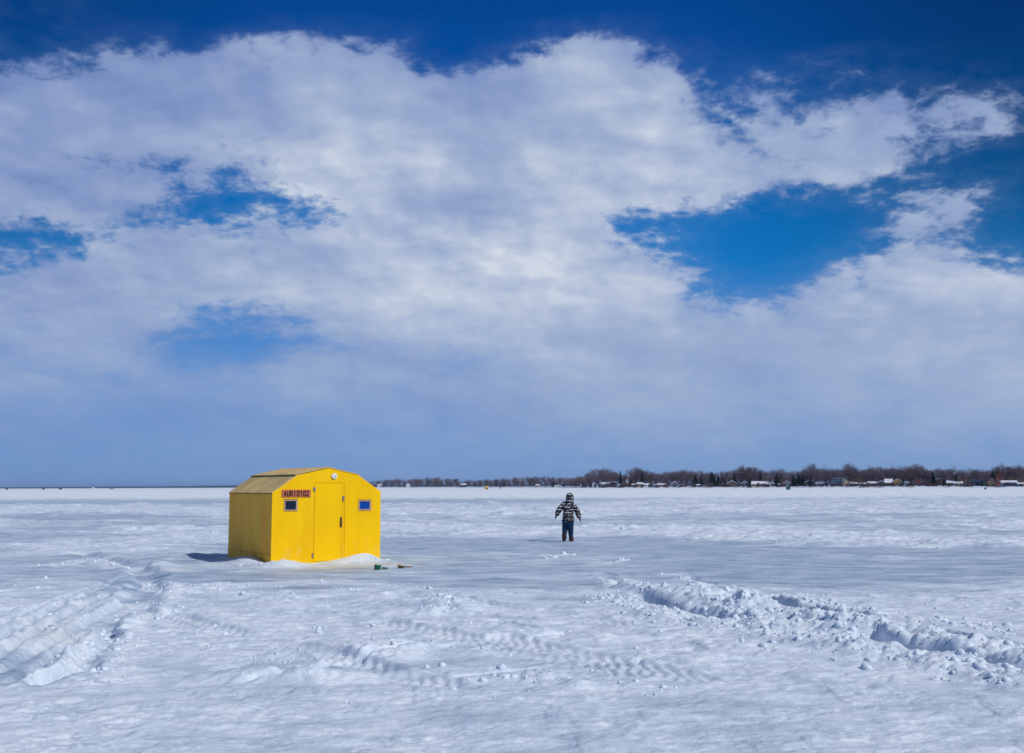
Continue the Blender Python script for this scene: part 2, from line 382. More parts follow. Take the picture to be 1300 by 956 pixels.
def ground_fields(x, y):
    X_, Y_ = x, y
    d = np.hypot(x, y)
    near = 1 - sstep(45, 90, y)
    px, py = npx(x, np.maximum(y, 2.0))
    # wandering of the patch outlines
    wx = (fbm(x * .35, y * .12, 3, 70) - .5) * 160; wy = (fbm(x * .5, y * .3, 3, 71) - .5)
    ice = np.full(x.shape, .22)
    for (cx, cy, hx, hy, s) in PATCH:
        q = ((px + wx - cx) / hx) ** 2 + ((py + wy * hy * 1.4 - cy) / hy) ** 2
        ice = ice + s * np.exp(-q * q * .8)
    ice = ice + (fbm(x * .22, y * .5, 5, 3) - .5) * 1.3 * (1 - .5 * sstep(150, 500, y)) + (fbm(x * .03, y * .045, 3, 8) - .5) * .6
    icem = sstep(.02, 1.05, ice)
    rough = 1 - icem
    # relief
    h = (fbm(x * .25, y * .25, 3, 20) - .5) * .05
    icem = icem * .86
    h = h + rough * ((fbm(x * 1.1 + y * .3, y * 1.7, 4, 21) - .5) * .055 + (fbm(x * 5, y * 7, 3, 22) - .5) * .022)
    h = h + (fbm(x * 9, y * 14, 2, 23) - .5) * .008 * (.3 + rough)
    # broken crust, in drifts
    cl = sstep(.44, .62, fbm(x * .30, y * .55, 4, 30)) * rough
    cl = cl * (.22 + .78 * sstep(19, 32, y) + .8 * sstep(32, 60, y))
    h = h + cl * (lumps(x, y, 4.0, 1) * .055 + lumps(x, y, 9.0, 2) * .035)
    sp = (vnoise(x * 3.1, y * 3.1, 44) > .72) * lumps(x, y, 7.5, 4) * (.25 + rough)
    h = h + sp * .026 * (.5 + .5 * sstep(15, 30, y))
    # thin wind crust: fine low steps
    cr = fbm(x * 1.6 + y * .4, y * 2.6 - x * .5, 5, 66, .6)
    h = h + (sstep(.46, .50, cr) * .012 + sstep(.56, .59, cr) * .010 - sstep(.40, .36, cr) * .008) * (.3 + .7 * rough)
    bm_ = np.zeros(x.shape)
    for (cx, cy, hx, hy, s) in BANDS:
        q = ((px + wx * .6 - cx) / hx) ** 2 + ((py + wy * hy * 1.2 - cy) / hy) ** 2; bm_ = np.maximum(bm_, s * np.exp(-q * q))
    bm_ = bm_ * sstep(.40, .56, fbm(x * .5, y * .35, 3, 37))
    h = h + bm_ * (lumps(x, y, 2.6, 5) * .07 + lumps(x, y, 6.0, 6) * .05) * (1 - .5 * near) + np.clip(bm_, 0, 1) * near * (lumps(x, y, 11.0, 16) * .030 + lumps(x, y, 24.0, 17) * .014)
    icem = icem * (1 - .85 * np.clip(bm_, 0, 1)); rough = 1 - icem
    # far ridges of old pressure snow read as fine broken lines
    h = h + sstep(30, 60, y) * rough * np.clip(fbm(x * .4, y * .25, 4, 33) - .55, 0, 1) * .5
    sel = (y < 60) & (y > 5) & (np.abs(x) < 30)
    xs, ys = x[sel], y[sel]
    wob_x = xs + (fbm(xs * 1.4, ys * 1.4, 3, 50) - .5) * .35; wob_y = ys + (fbm(xs * 1.4, ys * 1.4, 3, 51) - .5) * .5
    hs = h[sel]; ic = icem[sel]
    rut = np.zeros_like(hs)
    for pts, wd, dp in RUTS:
        dd, sd, arc, L = pdist(wob_x if wd > .09 else xs, wob_y if wd > .09 else ys, gpoly(pts))
        k = np.exp(-(dd / wd) ** 4) * sstep(0, .5, arc) * (1 - sstep(L - .4, L, arc) * (1 if pts[-1][0] < 1290 else 0))
        rut = np.maximum(rut, k * dp)
        hs = hs + np.exp(-((dd - wd * 1.6) / (wd * .6)) ** 2) * min(dp, .04) * (.55 if wd > .09 else .28) * (.3 + lumps(xs, ys, 9, 9)) * sstep(.3, .5, fbm(xs * 1.5, ys * 1.5, 3, 88))
        ic = np.maximum(ic, k * .5)
    l1 = lumps(xs, ys, 3.2, 12); l2 = lumps(xs + .03 * ys, ys, 8.0, 13); l3 = lumps(xs, ys, 17.0, 14)
    for pts, wd, am, lu in RIDGES:
        dd, sd, arc, L = pdist(wob_x, wob_y, gpoly(pts))
        # widths are given across the line; ground is seen at a slant so they hold in metres
        env = np.exp(-(dd / (wd * 1.25)) ** 4)
        rag = (.35 + .9 * fbm(xs * 1.3, ys * 1.3, 3, 61)) * (.25 + .75 * sstep(.34, .52, fbm(xs * .9 + 7, ys * .9, 3, 62))) * (.25 + .75 * sstep(0, 3.0 if L > 4 else .6, arc))
        hs = hs + env * am * .95 * rag * ((1 - lu * .75) + lu * (.40 * l1 + .60 * l2 + .42 * l3))
        ic = ic * (1 - .9 * sstep(.15, .6, env))
    hs = hs * (1 - .7 * np.clip(rut / .05, 0, 1)) - rut * 1.35
    for pts, wd in TREADS:
        dd, sd, arc, L = pdist(xs, ys, gpoly(pts))
        k = np.exp(-(dd / wd) ** 6) * (.55 + sstep(.35, .6, fbm(xs * .8, ys * .8, 3, 80)))
        rib = np.clip(np.sin((.05 * fbm(xs * 3, ys * 3, 2, 84) + xs - ys * .16 * np.where(sd > 0, 1, -.4)) * 2 * math.pi / .105), -.7, .7)
        hs = hs * (1 - .8 * np.clip(k, 0, 1)) + np.clip(k, 0, 1.1) * (rib * .012 * (.4 + 1.1 * fbm(xs * 2.1, ys * 2.1, 2, 83)) - .012) + np.exp(-((dd - wd * 1.15) / .05) ** 2) * .012
    # drift banked against the hut
    c, s = math.cos(HUT['th']), math.sin(HUT['th'])
    lx = (xs - HUT['x']) * c + (ys - HUT['y']) * s; ly = -(xs - HUT['x']) * s + (ys - HUT['y']) * c
    ox = np.maximum(np.maximum(-lx, lx - HUT['w']), 0); oy = np.maximum(np.maximum(-ly, ly - HUT['d']), 0)
    dh = np.hypot(ox, oy); fn = fbm(xs * 2.2, ys * 2.2, 4, 90)
    bank = np.exp(-(dh / .38) ** 2) * (.02 + .07 * fn) * (.7 + .3 * l2)
    bank = bank + .155 * np.exp(-((lx - 2.02) / .36) ** 2 - ((ly + .16) / .30) ** 2) + .05 * np.exp(-((lx - 1.75) / .4) ** 2 - ((ly + .1) / .2) ** 2)
    bank = bank + .13 * np.exp(-((ly - 1.0) / .75) ** 2 - ((lx + .20) / .3) ** 2)          # along the side wall
    bank = bank + .07 * np.exp(-((lx - .15) / .45) ** 2 - ((ly + .25) / .22) ** 2) * (.5 + l2)
    hs = hs * (1 - .6 * np.exp(-(dh / .5) ** 2)) + bank
    ic = ic * (1 - np.exp(-(dh / .45) ** 2))
    dirt = np.zeros_like(h)
    ds = np.exp(-((ly + .72) / .2) ** 2) * sstep(.2, .9, lx) * (1 - sstep(2.9, 4.0, lx)) * (.3 + .9 * fn)
    ds = ds + .5 * np.exp(-((lx - 1.3) / .35) ** 2 - ((ly + .12) / .16) ** 2) + .35 * np.exp(-((px[sel] - 70) / 45) ** 2 - ((py[sel] - 808) / 14) ** 2)
    dirt[sel] = np.clip(ds, 0, 1)
    h[sel] = hs; icem = icem.copy(); icem[sel] = ic
    # flatten what no longer shows
    fl = 1 - sstep(250, 900, y)
    return h * (.25 + .75 * fl), icem, dirt

def build_ice():
    ys = [-30.0, -12.0, -4.0, 0.0, 2.0, 4.0, 5.5]
    yv = 6.2
    while yv < 3.0e4:
        ys.append(yv)
        yv += yv * (.0021 if yv < 45 else .0035 if yv < 130 else .008 if yv < 500 else .02 if yv < 2500 else .15)
    ys = np.array(ys)
    t = np.concatenate([-np.array([6, 3, 1.6, 1.0, .8, .68, .6, .56, .53]), np.arange(-.51, .5101, .0021), np.array([.53, .56, .6, .68, .8, 1.0, 1.6, 3, 6])])
    T, Yg = np.meshgrid(t, ys)
    Xg = T * np.maximum(Yg, 5.0)
    x = Xg.ravel(); y = Yg.ravel()
    h, ice, dirt = ground_fields(x, y)
    h = np.where(y < 6, h * .3, h)
    nv = len(x); ny, nx = T.shape
    me = bpy.data.meshes.new('frozen_lake')
    me.vertices.add(nv); me.vertices.foreach_set('co', np.stack([x, y, h], -1).ravel())
    i = np.arange(ny - 1)[:, None] * nx + np.arange(nx - 1)[None, :]
    q = np.stack([i, i + 1, i + nx + 1, i + nx], -1).reshape(-1, 4)
    me.loops.add(q.size); me.loops.foreach_set('vertex_index', q.ravel().astype(np.int32))
    me.polygons.add(len(q)); me.polygons.foreach_set('loop_start', np.arange(0, q.size, 4, dtype=np.int32))
    me.update(calc_edges=True)
    me.polygons.foreach_set('use_smooth', np.ones(len(q), bool))
    for nm, a in (('ice', ice), ('dirt', dirt)):
        at_ = me.attributes.new(nm, 'FLOAT', 'POINT'); at_.data.foreach_set('value', a.astype(np.float32))
    o = bpy.data.objects.new('frozen_lake', me); col.objects.link(o); o['kind'] = 'structure'
    return o

def snow_material(name, attrs=True):
    M = bpy.data.materials.new(name); M.use_nodes = True
    t = NT(M.node_tree); b = t.n['Principled BSDF']
    pos = t.new('ShaderNodeNewGeometry').outputs['Position']
    def A(n_): a = t.new('ShaderNodeAttribute'); a.attribute_name = n_; return a.outputs['Fac']
    mp = t.new('ShaderNodeMapping'); mp.inputs['Scale'].default_value = (.55, 1.0, 1.0); t.link(pos, mp.inputs[0]); sv = mp.outputs[0]
    n1 = t.noise(sv, 1.3, 8, .65); n2 = t.noise(pos, 14, 5, .65); n3 = t.noise(sv, .09, 5, .6)
    snow = t.mix(t.smooth(n2, .3, .7), (.68, .765, .86, 1), (.79, .865, .94, 1))
    n5 = t.noise(sv, 4.2, 6, .7)
    snow = t.mix(t.m('MULTIPLY', t.smooth(n5, .46, .60), .55), snow, (.50, .60, .73, 1))
    snow = t.mix(t.m('MULTIPLY', t.smooth(n3, .4, .65), .25), snow, (.60, .69, .80, 1))
    if attrs:
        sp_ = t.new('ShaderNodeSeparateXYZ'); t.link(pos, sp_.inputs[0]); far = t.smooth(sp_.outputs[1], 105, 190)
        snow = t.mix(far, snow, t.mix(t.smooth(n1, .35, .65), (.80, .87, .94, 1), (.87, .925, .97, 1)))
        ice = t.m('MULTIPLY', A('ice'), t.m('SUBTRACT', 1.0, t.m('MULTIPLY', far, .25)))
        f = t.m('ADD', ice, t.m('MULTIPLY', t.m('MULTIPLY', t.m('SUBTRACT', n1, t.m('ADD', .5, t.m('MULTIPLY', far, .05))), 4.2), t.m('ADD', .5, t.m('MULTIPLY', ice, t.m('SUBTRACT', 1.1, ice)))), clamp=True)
        mp2 = t.new('ShaderNodeMapping'); mp2.inputs['Scale'].default_value = (.35, 1.1, 1); mp2.inputs['Rotation'].default_value = (0, 0, .12); t.link(pos, mp2.inputs[0])
        n6 = t.noise(mp2.outputs[0], 2.6, 7, .72)
        icec = t.mix(t.smooth(n6, .38, .62), (.27, .38, .52, 1), (.53, .64, .76, 1))
        c = t.mix(f, snow, icec)
        c = t.mix(t.m('MULTIPLY', A('dirt'), .55), c, (.55, .49, .38, 1))
        t.link(t.rng(f, 0, 1, .75, .48), b.inputs['Roughness'])
    else:
        c = snow; b.inputs['Roughness'].default_value = .75
    t.link(c, b.inputs['Base Color'])
    b.inputs['Specular IOR Level'].default_value = .25
    bp = t.new('ShaderNodeBump'); bp.inputs['Strength'].default_value = .8; bp.inputs['Distance'].default_value = .02
    hgt = t.m('ADD', t.m('MULTIPLY', n2, .7), t.m('MULTIPLY', t.noise(pos, 45, 3, .6), .3))
    t.link(hgt, bp.inputs['Height']); t.link(bp.outputs[0], b.inputs['Normal'])
    return M
M_snow = snow_material('snow_and_ice'); M_rub = snow_material('snow_lump', False)
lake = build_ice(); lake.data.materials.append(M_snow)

# loose lumps of broken snow: nobody could count them
def build_rubble():
    rnd = random.Random(5)
    protos = []
    for k in range(9):
        bm = bmesh.new(); bmesh.ops.create_icosphere(bm, subdivisions=2 if k < 6 else 3, radius=1)
        off = rnd.random() * 50; sx, sy, sz = rnd.uniform(.8, 1.3), rnd.uniform(.7, 1.1), rnd.uniform(.55, .95)
        from mathutils import noise as mn
        for v_ in bm.verts:
            p = v_.co.copy(); q = 1 + .42 * mn.noise(p * 1.4 + Vector((off,) * 3)) + .16 * mn.noise(p * 3.5 + Vector((off,) * 3))
            v_.co = Vector((p.x * sx, p.y * sy, p.z * sz)) * q
        bm.verts.ensure_lookup_table()
        protos.append((np.array([v_.co[:] for v_ in bm.verts]), np.array([[v_.index for v_ in f.verts] for f in bm.faces]))); bm.free()
    P_ = []
    for pts, wd, am, lu in RIDGES:
        g = gpoly(pts); 
        L = sum(math.dist(a, b) for a, b in zip(g[:-1], g[1:]))
        n = int(L * (80 if am > .06 else 40) * lu)
        for _ in range(n):
            s = rnd.random() * L
            for a, b in zip(g[:-1], g[1:]):
                l = math.dist(a, b)
                if s <= l: break
                s -= l
            t = min(s / l, 1)
            nx_, ny_ = -(b[1] - a[1]) / l, (b[0] - a[0]) / l
            o = rnd.gauss(0, wd * 1.1)
            r = min(.009 / max(rnd.random(), .03) ** .6, .05) * (1.0 if am > .06 else .75)
            P_.append((a[0] + (b[0] - a[0]) * t + nx_ * o, a[1] + (b[1] - a[1]) * t + ny_ * o, r))
    for _ in range(2600):
        yy = 9 + 34 * rnd.random() ** 1.1; xx = rnd.uniform(-.47, .47) * yy
        if vn(xx, yy) < .53 or math.hypot(xx + 2.5, yy - 24) < 0: continue
        P_.append((xx, yy, min(.007 / max(rnd.random(), .03) ** .5, .035) * (1 + yy / 60)))
    for (cx, cy, r) in [(62, 783, .055), (131, 797, .075), (117, 818, .07), (478, 716, .05), (265, 826, .03), (405, 797, .05), (481, 798, .05), (568, 771, .10), (560, 778, .07), (716, 707, .09), (705, 710, .06), (693, 711, .06), (787, 713, .07), (500, 745, .05), (445, 752, .06), (640, 862, .08), (845, 754, .08), (1127, 723, .02), (940, 672, .05), (775, 672, .12), (790, 676, .1)]:
        p = ground(cx, cy); P_.append((p.x, p.y, r * .7)); P_ += [(p.x + rnd.gauss(0, r * 1.3), p.y + rnd.gauss(0, r * 1.5), r * rnd.uniform(.25, .6)) for _q in range(6)]
    hx = np.array([p[0] for p in P_]); hy = np.array([p[1] for p in P_])
    hh, hi, _ = ground_fields(hx, hy)
    c, s = math.cos(HUT['th']), math.sin(HUT['th'])
    V = []; Fc = []; n0 = 0
    for n_, ((xx, yy, r), z, ic_) in enumerate(zip(P_, hh, hi)):
        if ic_ > .4 and r < .06 and n_ < len(P_) - 170: continue
        lx = (xx - HUT['x']) * c + (yy - HUT['y']) * s; ly = -(xx - HUT['x']) * s + (yy - HUT['y']) * c
        if -.1 < lx < HUT['w'] + .1 and -.1 < ly < HUT['d'] + .1: continue
        v_, f_ = protos[rnd.randrange(6) if r < .06 else rnd.randrange(6, 9)]
        a = rnd.random() * 6.28; ca, sa = math.cos(a), math.sin(a)
        q = np.stack([v_[:, 0] * ca - v_[:, 1] * sa, v_[:, 0] * sa + v_[:, 1] * ca, v_[:, 2]], -1) * r + np.array([xx, yy, z - r * .05])
        V.append(q); Fc.append(f_ + n0); n0 += len(v_)
    V = np.concatenate(V); Fc = np.concatenate(Fc)
    me = bpy.data.meshes.new('snow_rubble'); me.vertices.add(len(V)); me.vertices.foreach_set('co', V.ravel())
    me.loops.add(Fc.size); me.loops.foreach_set('vertex_index', Fc.ravel().astype(np.int32))
    me.polygons.add(len(Fc)); me.polygons.foreach_set('loop_start', np.arange(0, Fc.size, 3, dtype=np.int32))
    me.update(calc_edges=True); me.polygons.foreach_set('use_smooth', np.ones(len(Fc), bool))
    me.materials.append(M_rub)
    o = bpy.data.objects.new('snow_rubble', me); col.objects.link(o)
    tagset(o, 'loose white lumps of broken snow strewn along the track ridges', 'snow', kind='stuff')
def vn(x, y): return float(fbm(np.array([x * .5]), np.array([y * .5]), 3, 30)[0])
build_rubble()

# ------------------------------------------------------------------ the yellow fishing hut
M_yel = mat('yellow_paint', srgb(255, 202, 0), .6, .12, 2.2, .25, 30, stretch=(1, 1, .35), color2=srgb(246, 190, 4), spec=.12, grime=srgb(238, 205, 110))
M_door = mat('yellow_door_paint', srgb(255, 204, 0), .6, .1, 2.0, .2, 30, stretch=(1, 1, .3), color2=srgb(250, 195, 3), spec=.12, grime=srgb(205, 150, 30))
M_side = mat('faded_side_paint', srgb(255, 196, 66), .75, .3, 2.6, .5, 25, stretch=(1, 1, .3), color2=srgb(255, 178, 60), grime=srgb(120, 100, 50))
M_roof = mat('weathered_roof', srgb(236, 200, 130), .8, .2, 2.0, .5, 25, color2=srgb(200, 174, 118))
M_dark = mat('dark_gap', (.03, .02, .012), .9)
M_edge = mat('roof_edge_shadow', srgb(120, 98, 50), .8, .2)
M_sign = mat('sign_wood', srgb(205, 118, 84), .6, .2, 8, .1, 40)
M_ink = mat('sign_ink', srgb(34, 8, 10), .6)
M_frame = mat('window_frame_wood', srgb(190, 160, 140), .6, .25, 12)
M_framed = mat('window_frame_shade', srgb(120, 80, 50), .6)
M_blue = mat('blue_window', (.001, .055, .36), .4, spec=.15)
M_glass = mat('dark_window', (.006, .014, .035), .12, spec=.4)
M_metal = mat('grey_metal', srgb(150, 148, 150), .4, .2, 20, metal=.6)
M_white = mat('white_plastic', (.8, .8, .82), .4)
H_ = HUT
hut = thing('fishing_hut', 'small bright yellow plywood ice fishing hut standing on the frozen lake', 'fishing hut', (H_['x'], H_['y'], 0), H_['th'])
HI = HUTM.inverted()
def onfront(px, py, off=0.0):      # point of the front wall seen at a pixel, in the hut's own coordinates (x along the wall, z up)
    o_ = HI @ EYE; d_ = HI.to_3x3() @ ray(px, py); t_ = (off - o_.y) / d_.y; p = o_ + d_ * t_; return p.x, p.z
W, D, HW, KI, KH, PH = H_['w'], H_['d'], H_['hw'], H_['ki'], H_['kh'], H_['ph']
T = .018
prof = [(0, -.08), (W, -.08), (W, HW), (W - KI, KH), (W / 2, PH), (KI, KH), (0, HW)]
dl, dt = onfront(399.7, 613.2); dr, _ = onfront(434.9, 613.6); _, db = onfront(415, 712.3)
# front wall with the door opening and window openings left as recesses behind the pieces
fw = MB()
g = .006
def rect(mb, x0, x1, z0, z1, y0=0.0, y1=T): mb.box(x0, x1, y0, y1, z0, z1)
wl = [*onfront(361.3, 635.2), *onfront(377.0, 647.7)]; wr = [*onfront(455.8, 635.8), *onfront(470.3, 647.0)]
def poly_y(mb, poly): mb.prism(poly, 0, T)
# left sheet pieces
def topz(x): 
    x = min(x, W - x)
    return HW + (KH - HW) * x / KI if x < KI else KH + (PH - KH) * (x - KI) / (W / 2 - KI)
def sheet(x0, x1, win):
    a, z1, b, z0 = win
    ks = sorted({x0, x1, a, b} | {k for k in (KI, W / 2, W - KI) if x0 < k < x1})
    for p, q in zip(ks[:-1], ks[1:]):
        if p >= a - 1e-6 and q <= b + 1e-6:
            poly_y(fw, [(p, -.08), (q, -.08), (q, z0), (p, z0)]); poly_y(fw, [(p, z1), (q, z1), (q, topz(q)), (p, topz(p))])
        else: poly_y(fw, [(p, -.08), (q, -.08), (q, topz(q)), (p, topz(p))])
sheet(0, dl - g, wl); sheet(dr + g, W, wr)
ks = sorted({dl - g, dr + g, W / 2})
for p, q in zip(ks[:-1], ks[1:]):
    poly_y(fw, [(p, dt + g), (q, dt + g), (q, topz(q)), (p, topz(p))]); poly_y(fw, [(p, -.08), (q, -.08), (q, db - g), (p, db - g)])
fwo = fw.build('front_wall', M_yel, hut)
mb = MB(); mb.box(W * 0 + .03, W - .03, .022, .035, -.08, HW - .02); mb.prism([(KI, HW - .02), (W - KI, HW - .02), (W - KI, KH - .06), (W / 2, PH - .06), (KI, KH - .06)], .022, .034)
mb.build('gap_backing', M_dark, hut)  # near-black sheet added so the gaps round the door look shaded
# door
dm = MB(); dm.box(dl, dr, -.004, T - .002, db, dt); door = dm.build('door', M_door, hut, bevel=.002)
def plate(px0, py0, px1, py1, name, m_, par, th=.012, out=.0):
    x0, z1 = onfront(px0, py0); x1, z0 = onfront(px1, py1)
    return MB().box(x0, x1, -out - th, -out, z0, z1).build(name, m_, par, bevel=min(.003, th / 3))
plate(397.6, 618.6, 400.4, 623.6, 'hinge', M_metal, door, .012, .004)
plate(395.9, 702.0, 397.3, 708.6, 'hinge', M_metal, door, .012, .004)
plate(434.6, 629.6, 436.6, 636.2, 'latch', M_metal, door, .02, .004)
x0, z1 = onfront(431.2, 656.3); x1, z0 = onfront(434.0, 669.3); xm = (x0 + x1) / 2
hb = MB(); hb.tube([(xm, -.004, z0 + .02), (xm, -.045, z0 + .04), (xm, -.05, (z0 + z1) / 2), (xm, -.045, z1 - .04), (xm, -.004, z1 - .02)], .011, 8)
hb.box(x0 + .006, x1 - .006, -.010, -.0045, z0, z1); hb.build('handle', mat('handle_wood', srgb(120, 96, 70), .6, .3, 20), door)
# trim strip beside the door and seams
x0, _ = onfront(437.6, 640); mb = MB(); mb.box(x0, x0 + .035, -.010, -.0005, .02, dt + .02); mb.build('trim_strip', M_door, hut, bevel=.002)

# windows
for (a, z1, b, z0), m_, nm in ((wl, M_glass, 'window'), (wr, M_blue, 'window')):
    f_ = MB(); t_ = .026
    f_.box(a - .012, b + .012, -.016, T, z1 - t_ + .012, z1 + .012).box(a - .012, b + .012, -.016, T, z0 - .012, z0 + t_ - .012)
    f_.box(a - .012, a + t_ - .012, -.0155, T, z0 + t_ - .012, z1 - t_ + .012).box(b - t_ - .002, b + .012, -.0155, T, z0 + t_ - .012, z1 - t_ + .012)
    wo_ = f_.build(nm, M_frame, hut); wo_['label'] = 'small window with a pale wooden frame and ' + ('dark glass' if m_ is M_glass else 'bright blue pane')
    MB().box(a + .004, b - .004, .004, .010, z0 + .004, z1 - .004).build('pane', m_, wo_)
    rv = MB(); rv.box(a - .016, b + .016, -.008, -.0005, z1 + .0125, z1 + .024).build('frame_shade_strip', M_framed, wo_)  # darker copy of the frame colour, shade painted along the window top
# sign
a, z1 = onfront(357.7, 621.9); b, z0 = onfront(394.0, 630.9)
sg = MB().box(a, b, -.018, -.0008, z0, z1).build('sign', M_sign, hut, bevel=.003)
STROKE = {  # letter strokes on a 4 x 6 grid
    'A': [[(0, 0), (0, 0), (2, 6), (4, 0)], [(.8, 2), (3.2, 2)]], 'U': [[(0, 6), (0, 1), (1, 0), (3, 0), (4, 1), (4, 6)]],
    'R': [[(0, 0), (0, 6), (3, 6), (4, 5), (4, 4), (3, 3), (0, 3)], [(2, 3), (4, 0)]], '1': [[(1, 5), (2, 6), (2, 0)]],
    '0': [[(0, 1), (0, 5), (1, 6), (3, 6), (4, 5), (4, 1), (3, 0), (1, 0), (0, 1)]], '2': [[(0, 4.8), (1, 6), (3, 6), (4, 5), (4, 4), (0, 0), (4, 0)]]}
txt = 'AUR10102'; mg = .035; n = len(txt); adv = (b - a - 2 * mg) / n; lh = (z1 - z0) * .70; lw = adv * .62; th = .021
ink = MB()
for k, ch in enumerate(txt):
    ox = a + mg + adv * (k + .5) - lw / 2; oz = (z0 + z1) / 2 - lh / 2
    for st in STROKE[ch]:
        P2 = [(ox + lw * x_ / 4, oz + lh * z_ / 6) for x_, z_ in st]
        for p, q in zip(P2[:-1], P2[1:]):
            dx, dz = q[0] - p[0], q[1] - p[1]; l_ = math.hypot(dx, dz)
            if l_ < 1e-6: continue
            ux, uz = dx / l_ * th * .3, dz / l_ * th * .3; nx_, nz_ = -dz / l_ * th / 2, dx / l_ * th / 2
            yy = -.0195 - .0001 * len(ink.f) / 6 * .2
            ink.prism([(p[0] - ux - nx_, p[1] - uz - nz_), (q[0] + ux - nx_, q[1] + uz - nz_), (q[0] + ux + nx_, q[1] + uz + nz_), (p[0] - ux + nx_, p[1] - uz + nz_)], yy, -.0179)
ink.build('lettering', M_ink, sg)
# white vent cap
cx, cz = onfront(424.1, 604.4)
vc = MB().disc((cx, cz), .062, -.035, -.0006, 12).build('vent_cap', M_white, hut, bevel=.006)
MB().disc((cx + .012, cz - .012), .02, -.038, -.0353, 10).build('vent_hole', mat('vent_grey', (.35, .42, .42), .6), vc)
# corner trim, side wall, back wall, right wall
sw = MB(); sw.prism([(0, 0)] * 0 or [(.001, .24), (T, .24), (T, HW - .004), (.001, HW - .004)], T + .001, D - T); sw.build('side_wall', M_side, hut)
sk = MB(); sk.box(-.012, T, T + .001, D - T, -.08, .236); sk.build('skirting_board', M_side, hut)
MB().box(-.006, .03, -.006, .0, -.08, HW - .01).build('corner_trim', M_yel, hut)
sw = MB(); sw.box(W - T, W - .001, T + .001, D - T, -.08, HW - .004); sw.build('side_wall', M_yel, hut)
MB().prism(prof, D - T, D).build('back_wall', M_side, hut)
# roof: lower panels, upper panels overhanging, as separate boards
def slope(name, x0, z0, x1, z1, y0, y1, th, m_, ext0=0.0, ext1=0.0, lift=.002):
    dx, dz = x1 - x0, z1 - z0; l_ = math.hypot(dx, dz); ux, uz = dx / l_, dz / l_; nx_, nz_ = -uz, ux
    if nz_ < 0: nx_, nz_ = -nx_, -nz_
    p0 = (x0 - ux * ext0 + nx_ * lift, z0 - uz * ext0 + nz_ * lift); p1 = (x1 + ux * ext1 + nx_ * lift, z1 + uz * ext1 + nz_ * lift)
    return MB().prism([p0, p1, (p1[0] + nx_ * th, p1[1] + nz_ * th), (p0[0] + nx_ * th, p0[1] + nz_ * th)], y0, y1).build(name, m_, hut)
slope('roof_panel', 0, HW, KI, KH, -.003, D + .01, .014, M_roof, .02, 0)
slope('roof_panel', KI, KH, W / 2, PH, -.004, D + .015, .016, M_roof, .05, -.002, .016)
slope('roof_panel', W, HW, W - KI, KH, .01, D + .01, .010, M_yel, .012, 0)
slope('roof_panel', W - KI, KH, W / 2, PH, .012, D + .01, .012, M_yel, .03, -.002, .012)
MB().box(-.016, .0, T, D, HW - .022, HW - .008).build('eave_shadow', M_dark, hut)  # near-black strip painted in as the shade below the eave
# brown strip standing in for the shadow under the upper roof board's edge
MB().box(KI - .05, KI - .028, .02, D, KH - .016, KH + .002).build('shadow_strip', M_edge, hut)

# ------------------------------------------------------------------ small things by the hut
def gz(x, y): return float(ground_fields(np.array([x, x]), np.array([y, y]))[0][0])
M_green = mat('green_plastic', (.005, .16, .05), .3, .3, 30, spec=.5); M_greend = mat('dark_green', (.003, .05, .03), .4, spec=.5)
p = ground(479.3, 723.0); z = gz(p.x, p.y)
tub = thing('bait_tub', 'small green plastic bait tub with a pale lid beside the corner of the yellow hut', 'tub', (p.x, p.y, z - .01), .2)
mb = MB(); mb.tube([(0, 0, 0), (0, 0, .01), (0, 0, .095), (0, 0, .10)], [.058, .062, .068, .070], 20); mb.build('body', M_green, tub, True)
mb = MB(); mb.tube([(0, 0, .1005), (0, 0, .113), (0, 0, .116)], [.050, .048, .03], 20); mb.build('lid', mat('pale_lid', (.35, .6, .45), .4), tub, True)
mb = MB(); [mb.tube([(-.071 * s_, 0, .085), (-.05 * s_, -.05, .06), (0, -.074, .045)], .004, 6) for s_ in (-1, 1)]; mb.build('handle', M_greend, tub, True)
p = ground(488.3, 722.9); z = gz(p.x, p.y)
mb = MB(); rr = random.Random(3)
prev = [(-.055, -.02, .01), (-.03, .015, .03), (-.005, -.015, .012), (.015, .02, .028), (.04, -.01, .01), (.06, .012, .022)]
for k in range(len(prev) - 1):
    a_, b_ = Vector(prev[k]), Vector(prev[k + 1]); o_ = Vector((0, .03, .012 * (1 if k % 2 else -1)))
    n0 = len(mb.v); mb.add([a_ - o_, b_ - o_, b_ + o_, a_ + o_, a_ - o_ + Vector((0, 0, .004)), b_ - o_ + Vector((0, 0, .004)), b_ + o_ + Vector((0, 0, .004)), a_ + o_ + Vector((0, 0, .004))],
                           [(0, 3, 2, 1), (4, 5, 6, 7), (0, 1, 5, 4), (1, 2, 6, 5), (2, 3, 7, 6), (3, 0, 4, 7)])
o = mb.build('plastic_scrap', M_greend); o.location = (p.x, p.y, z + .005); tagset(o, 'crumpled dark green plastic scrap lying next to the green tub', 'litter')
p = ground(511, 721.3); z = gz(p.x, p.y)
rod = thing('ice_fishing_rod', 'short dark fishing rod with a tan handle dropped on the ice beyond the hut corner', 'fishing rod', (p.x, p.y, z + .012), .12)
MB().tube([(-.10, .0, .035), (-.075, 0, .033), (-.01, -.01, .02), (.05, -.01, .012)], [.018, .024, .019, .012], 10).build('grip', mat('cork', srgb(186, 152, 96), .8, .4, 30), rod, True)
MB().tube([(.05, -.01, .012), (.14, -.012, .006), (.22, -.02, .010)], [.010, .008, .004], 8).build('rod', mat('rod_dark', (.03, .022, .02), .5), rod, True)
MB().tube([(-.085, -.03, -.002), (-.02, -.035, .008), (.035, -.03, -.004)], [.02, .026, .016], 10).build('reel', mat('reel_dark', (.045, .035, .03), .5), rod, True)
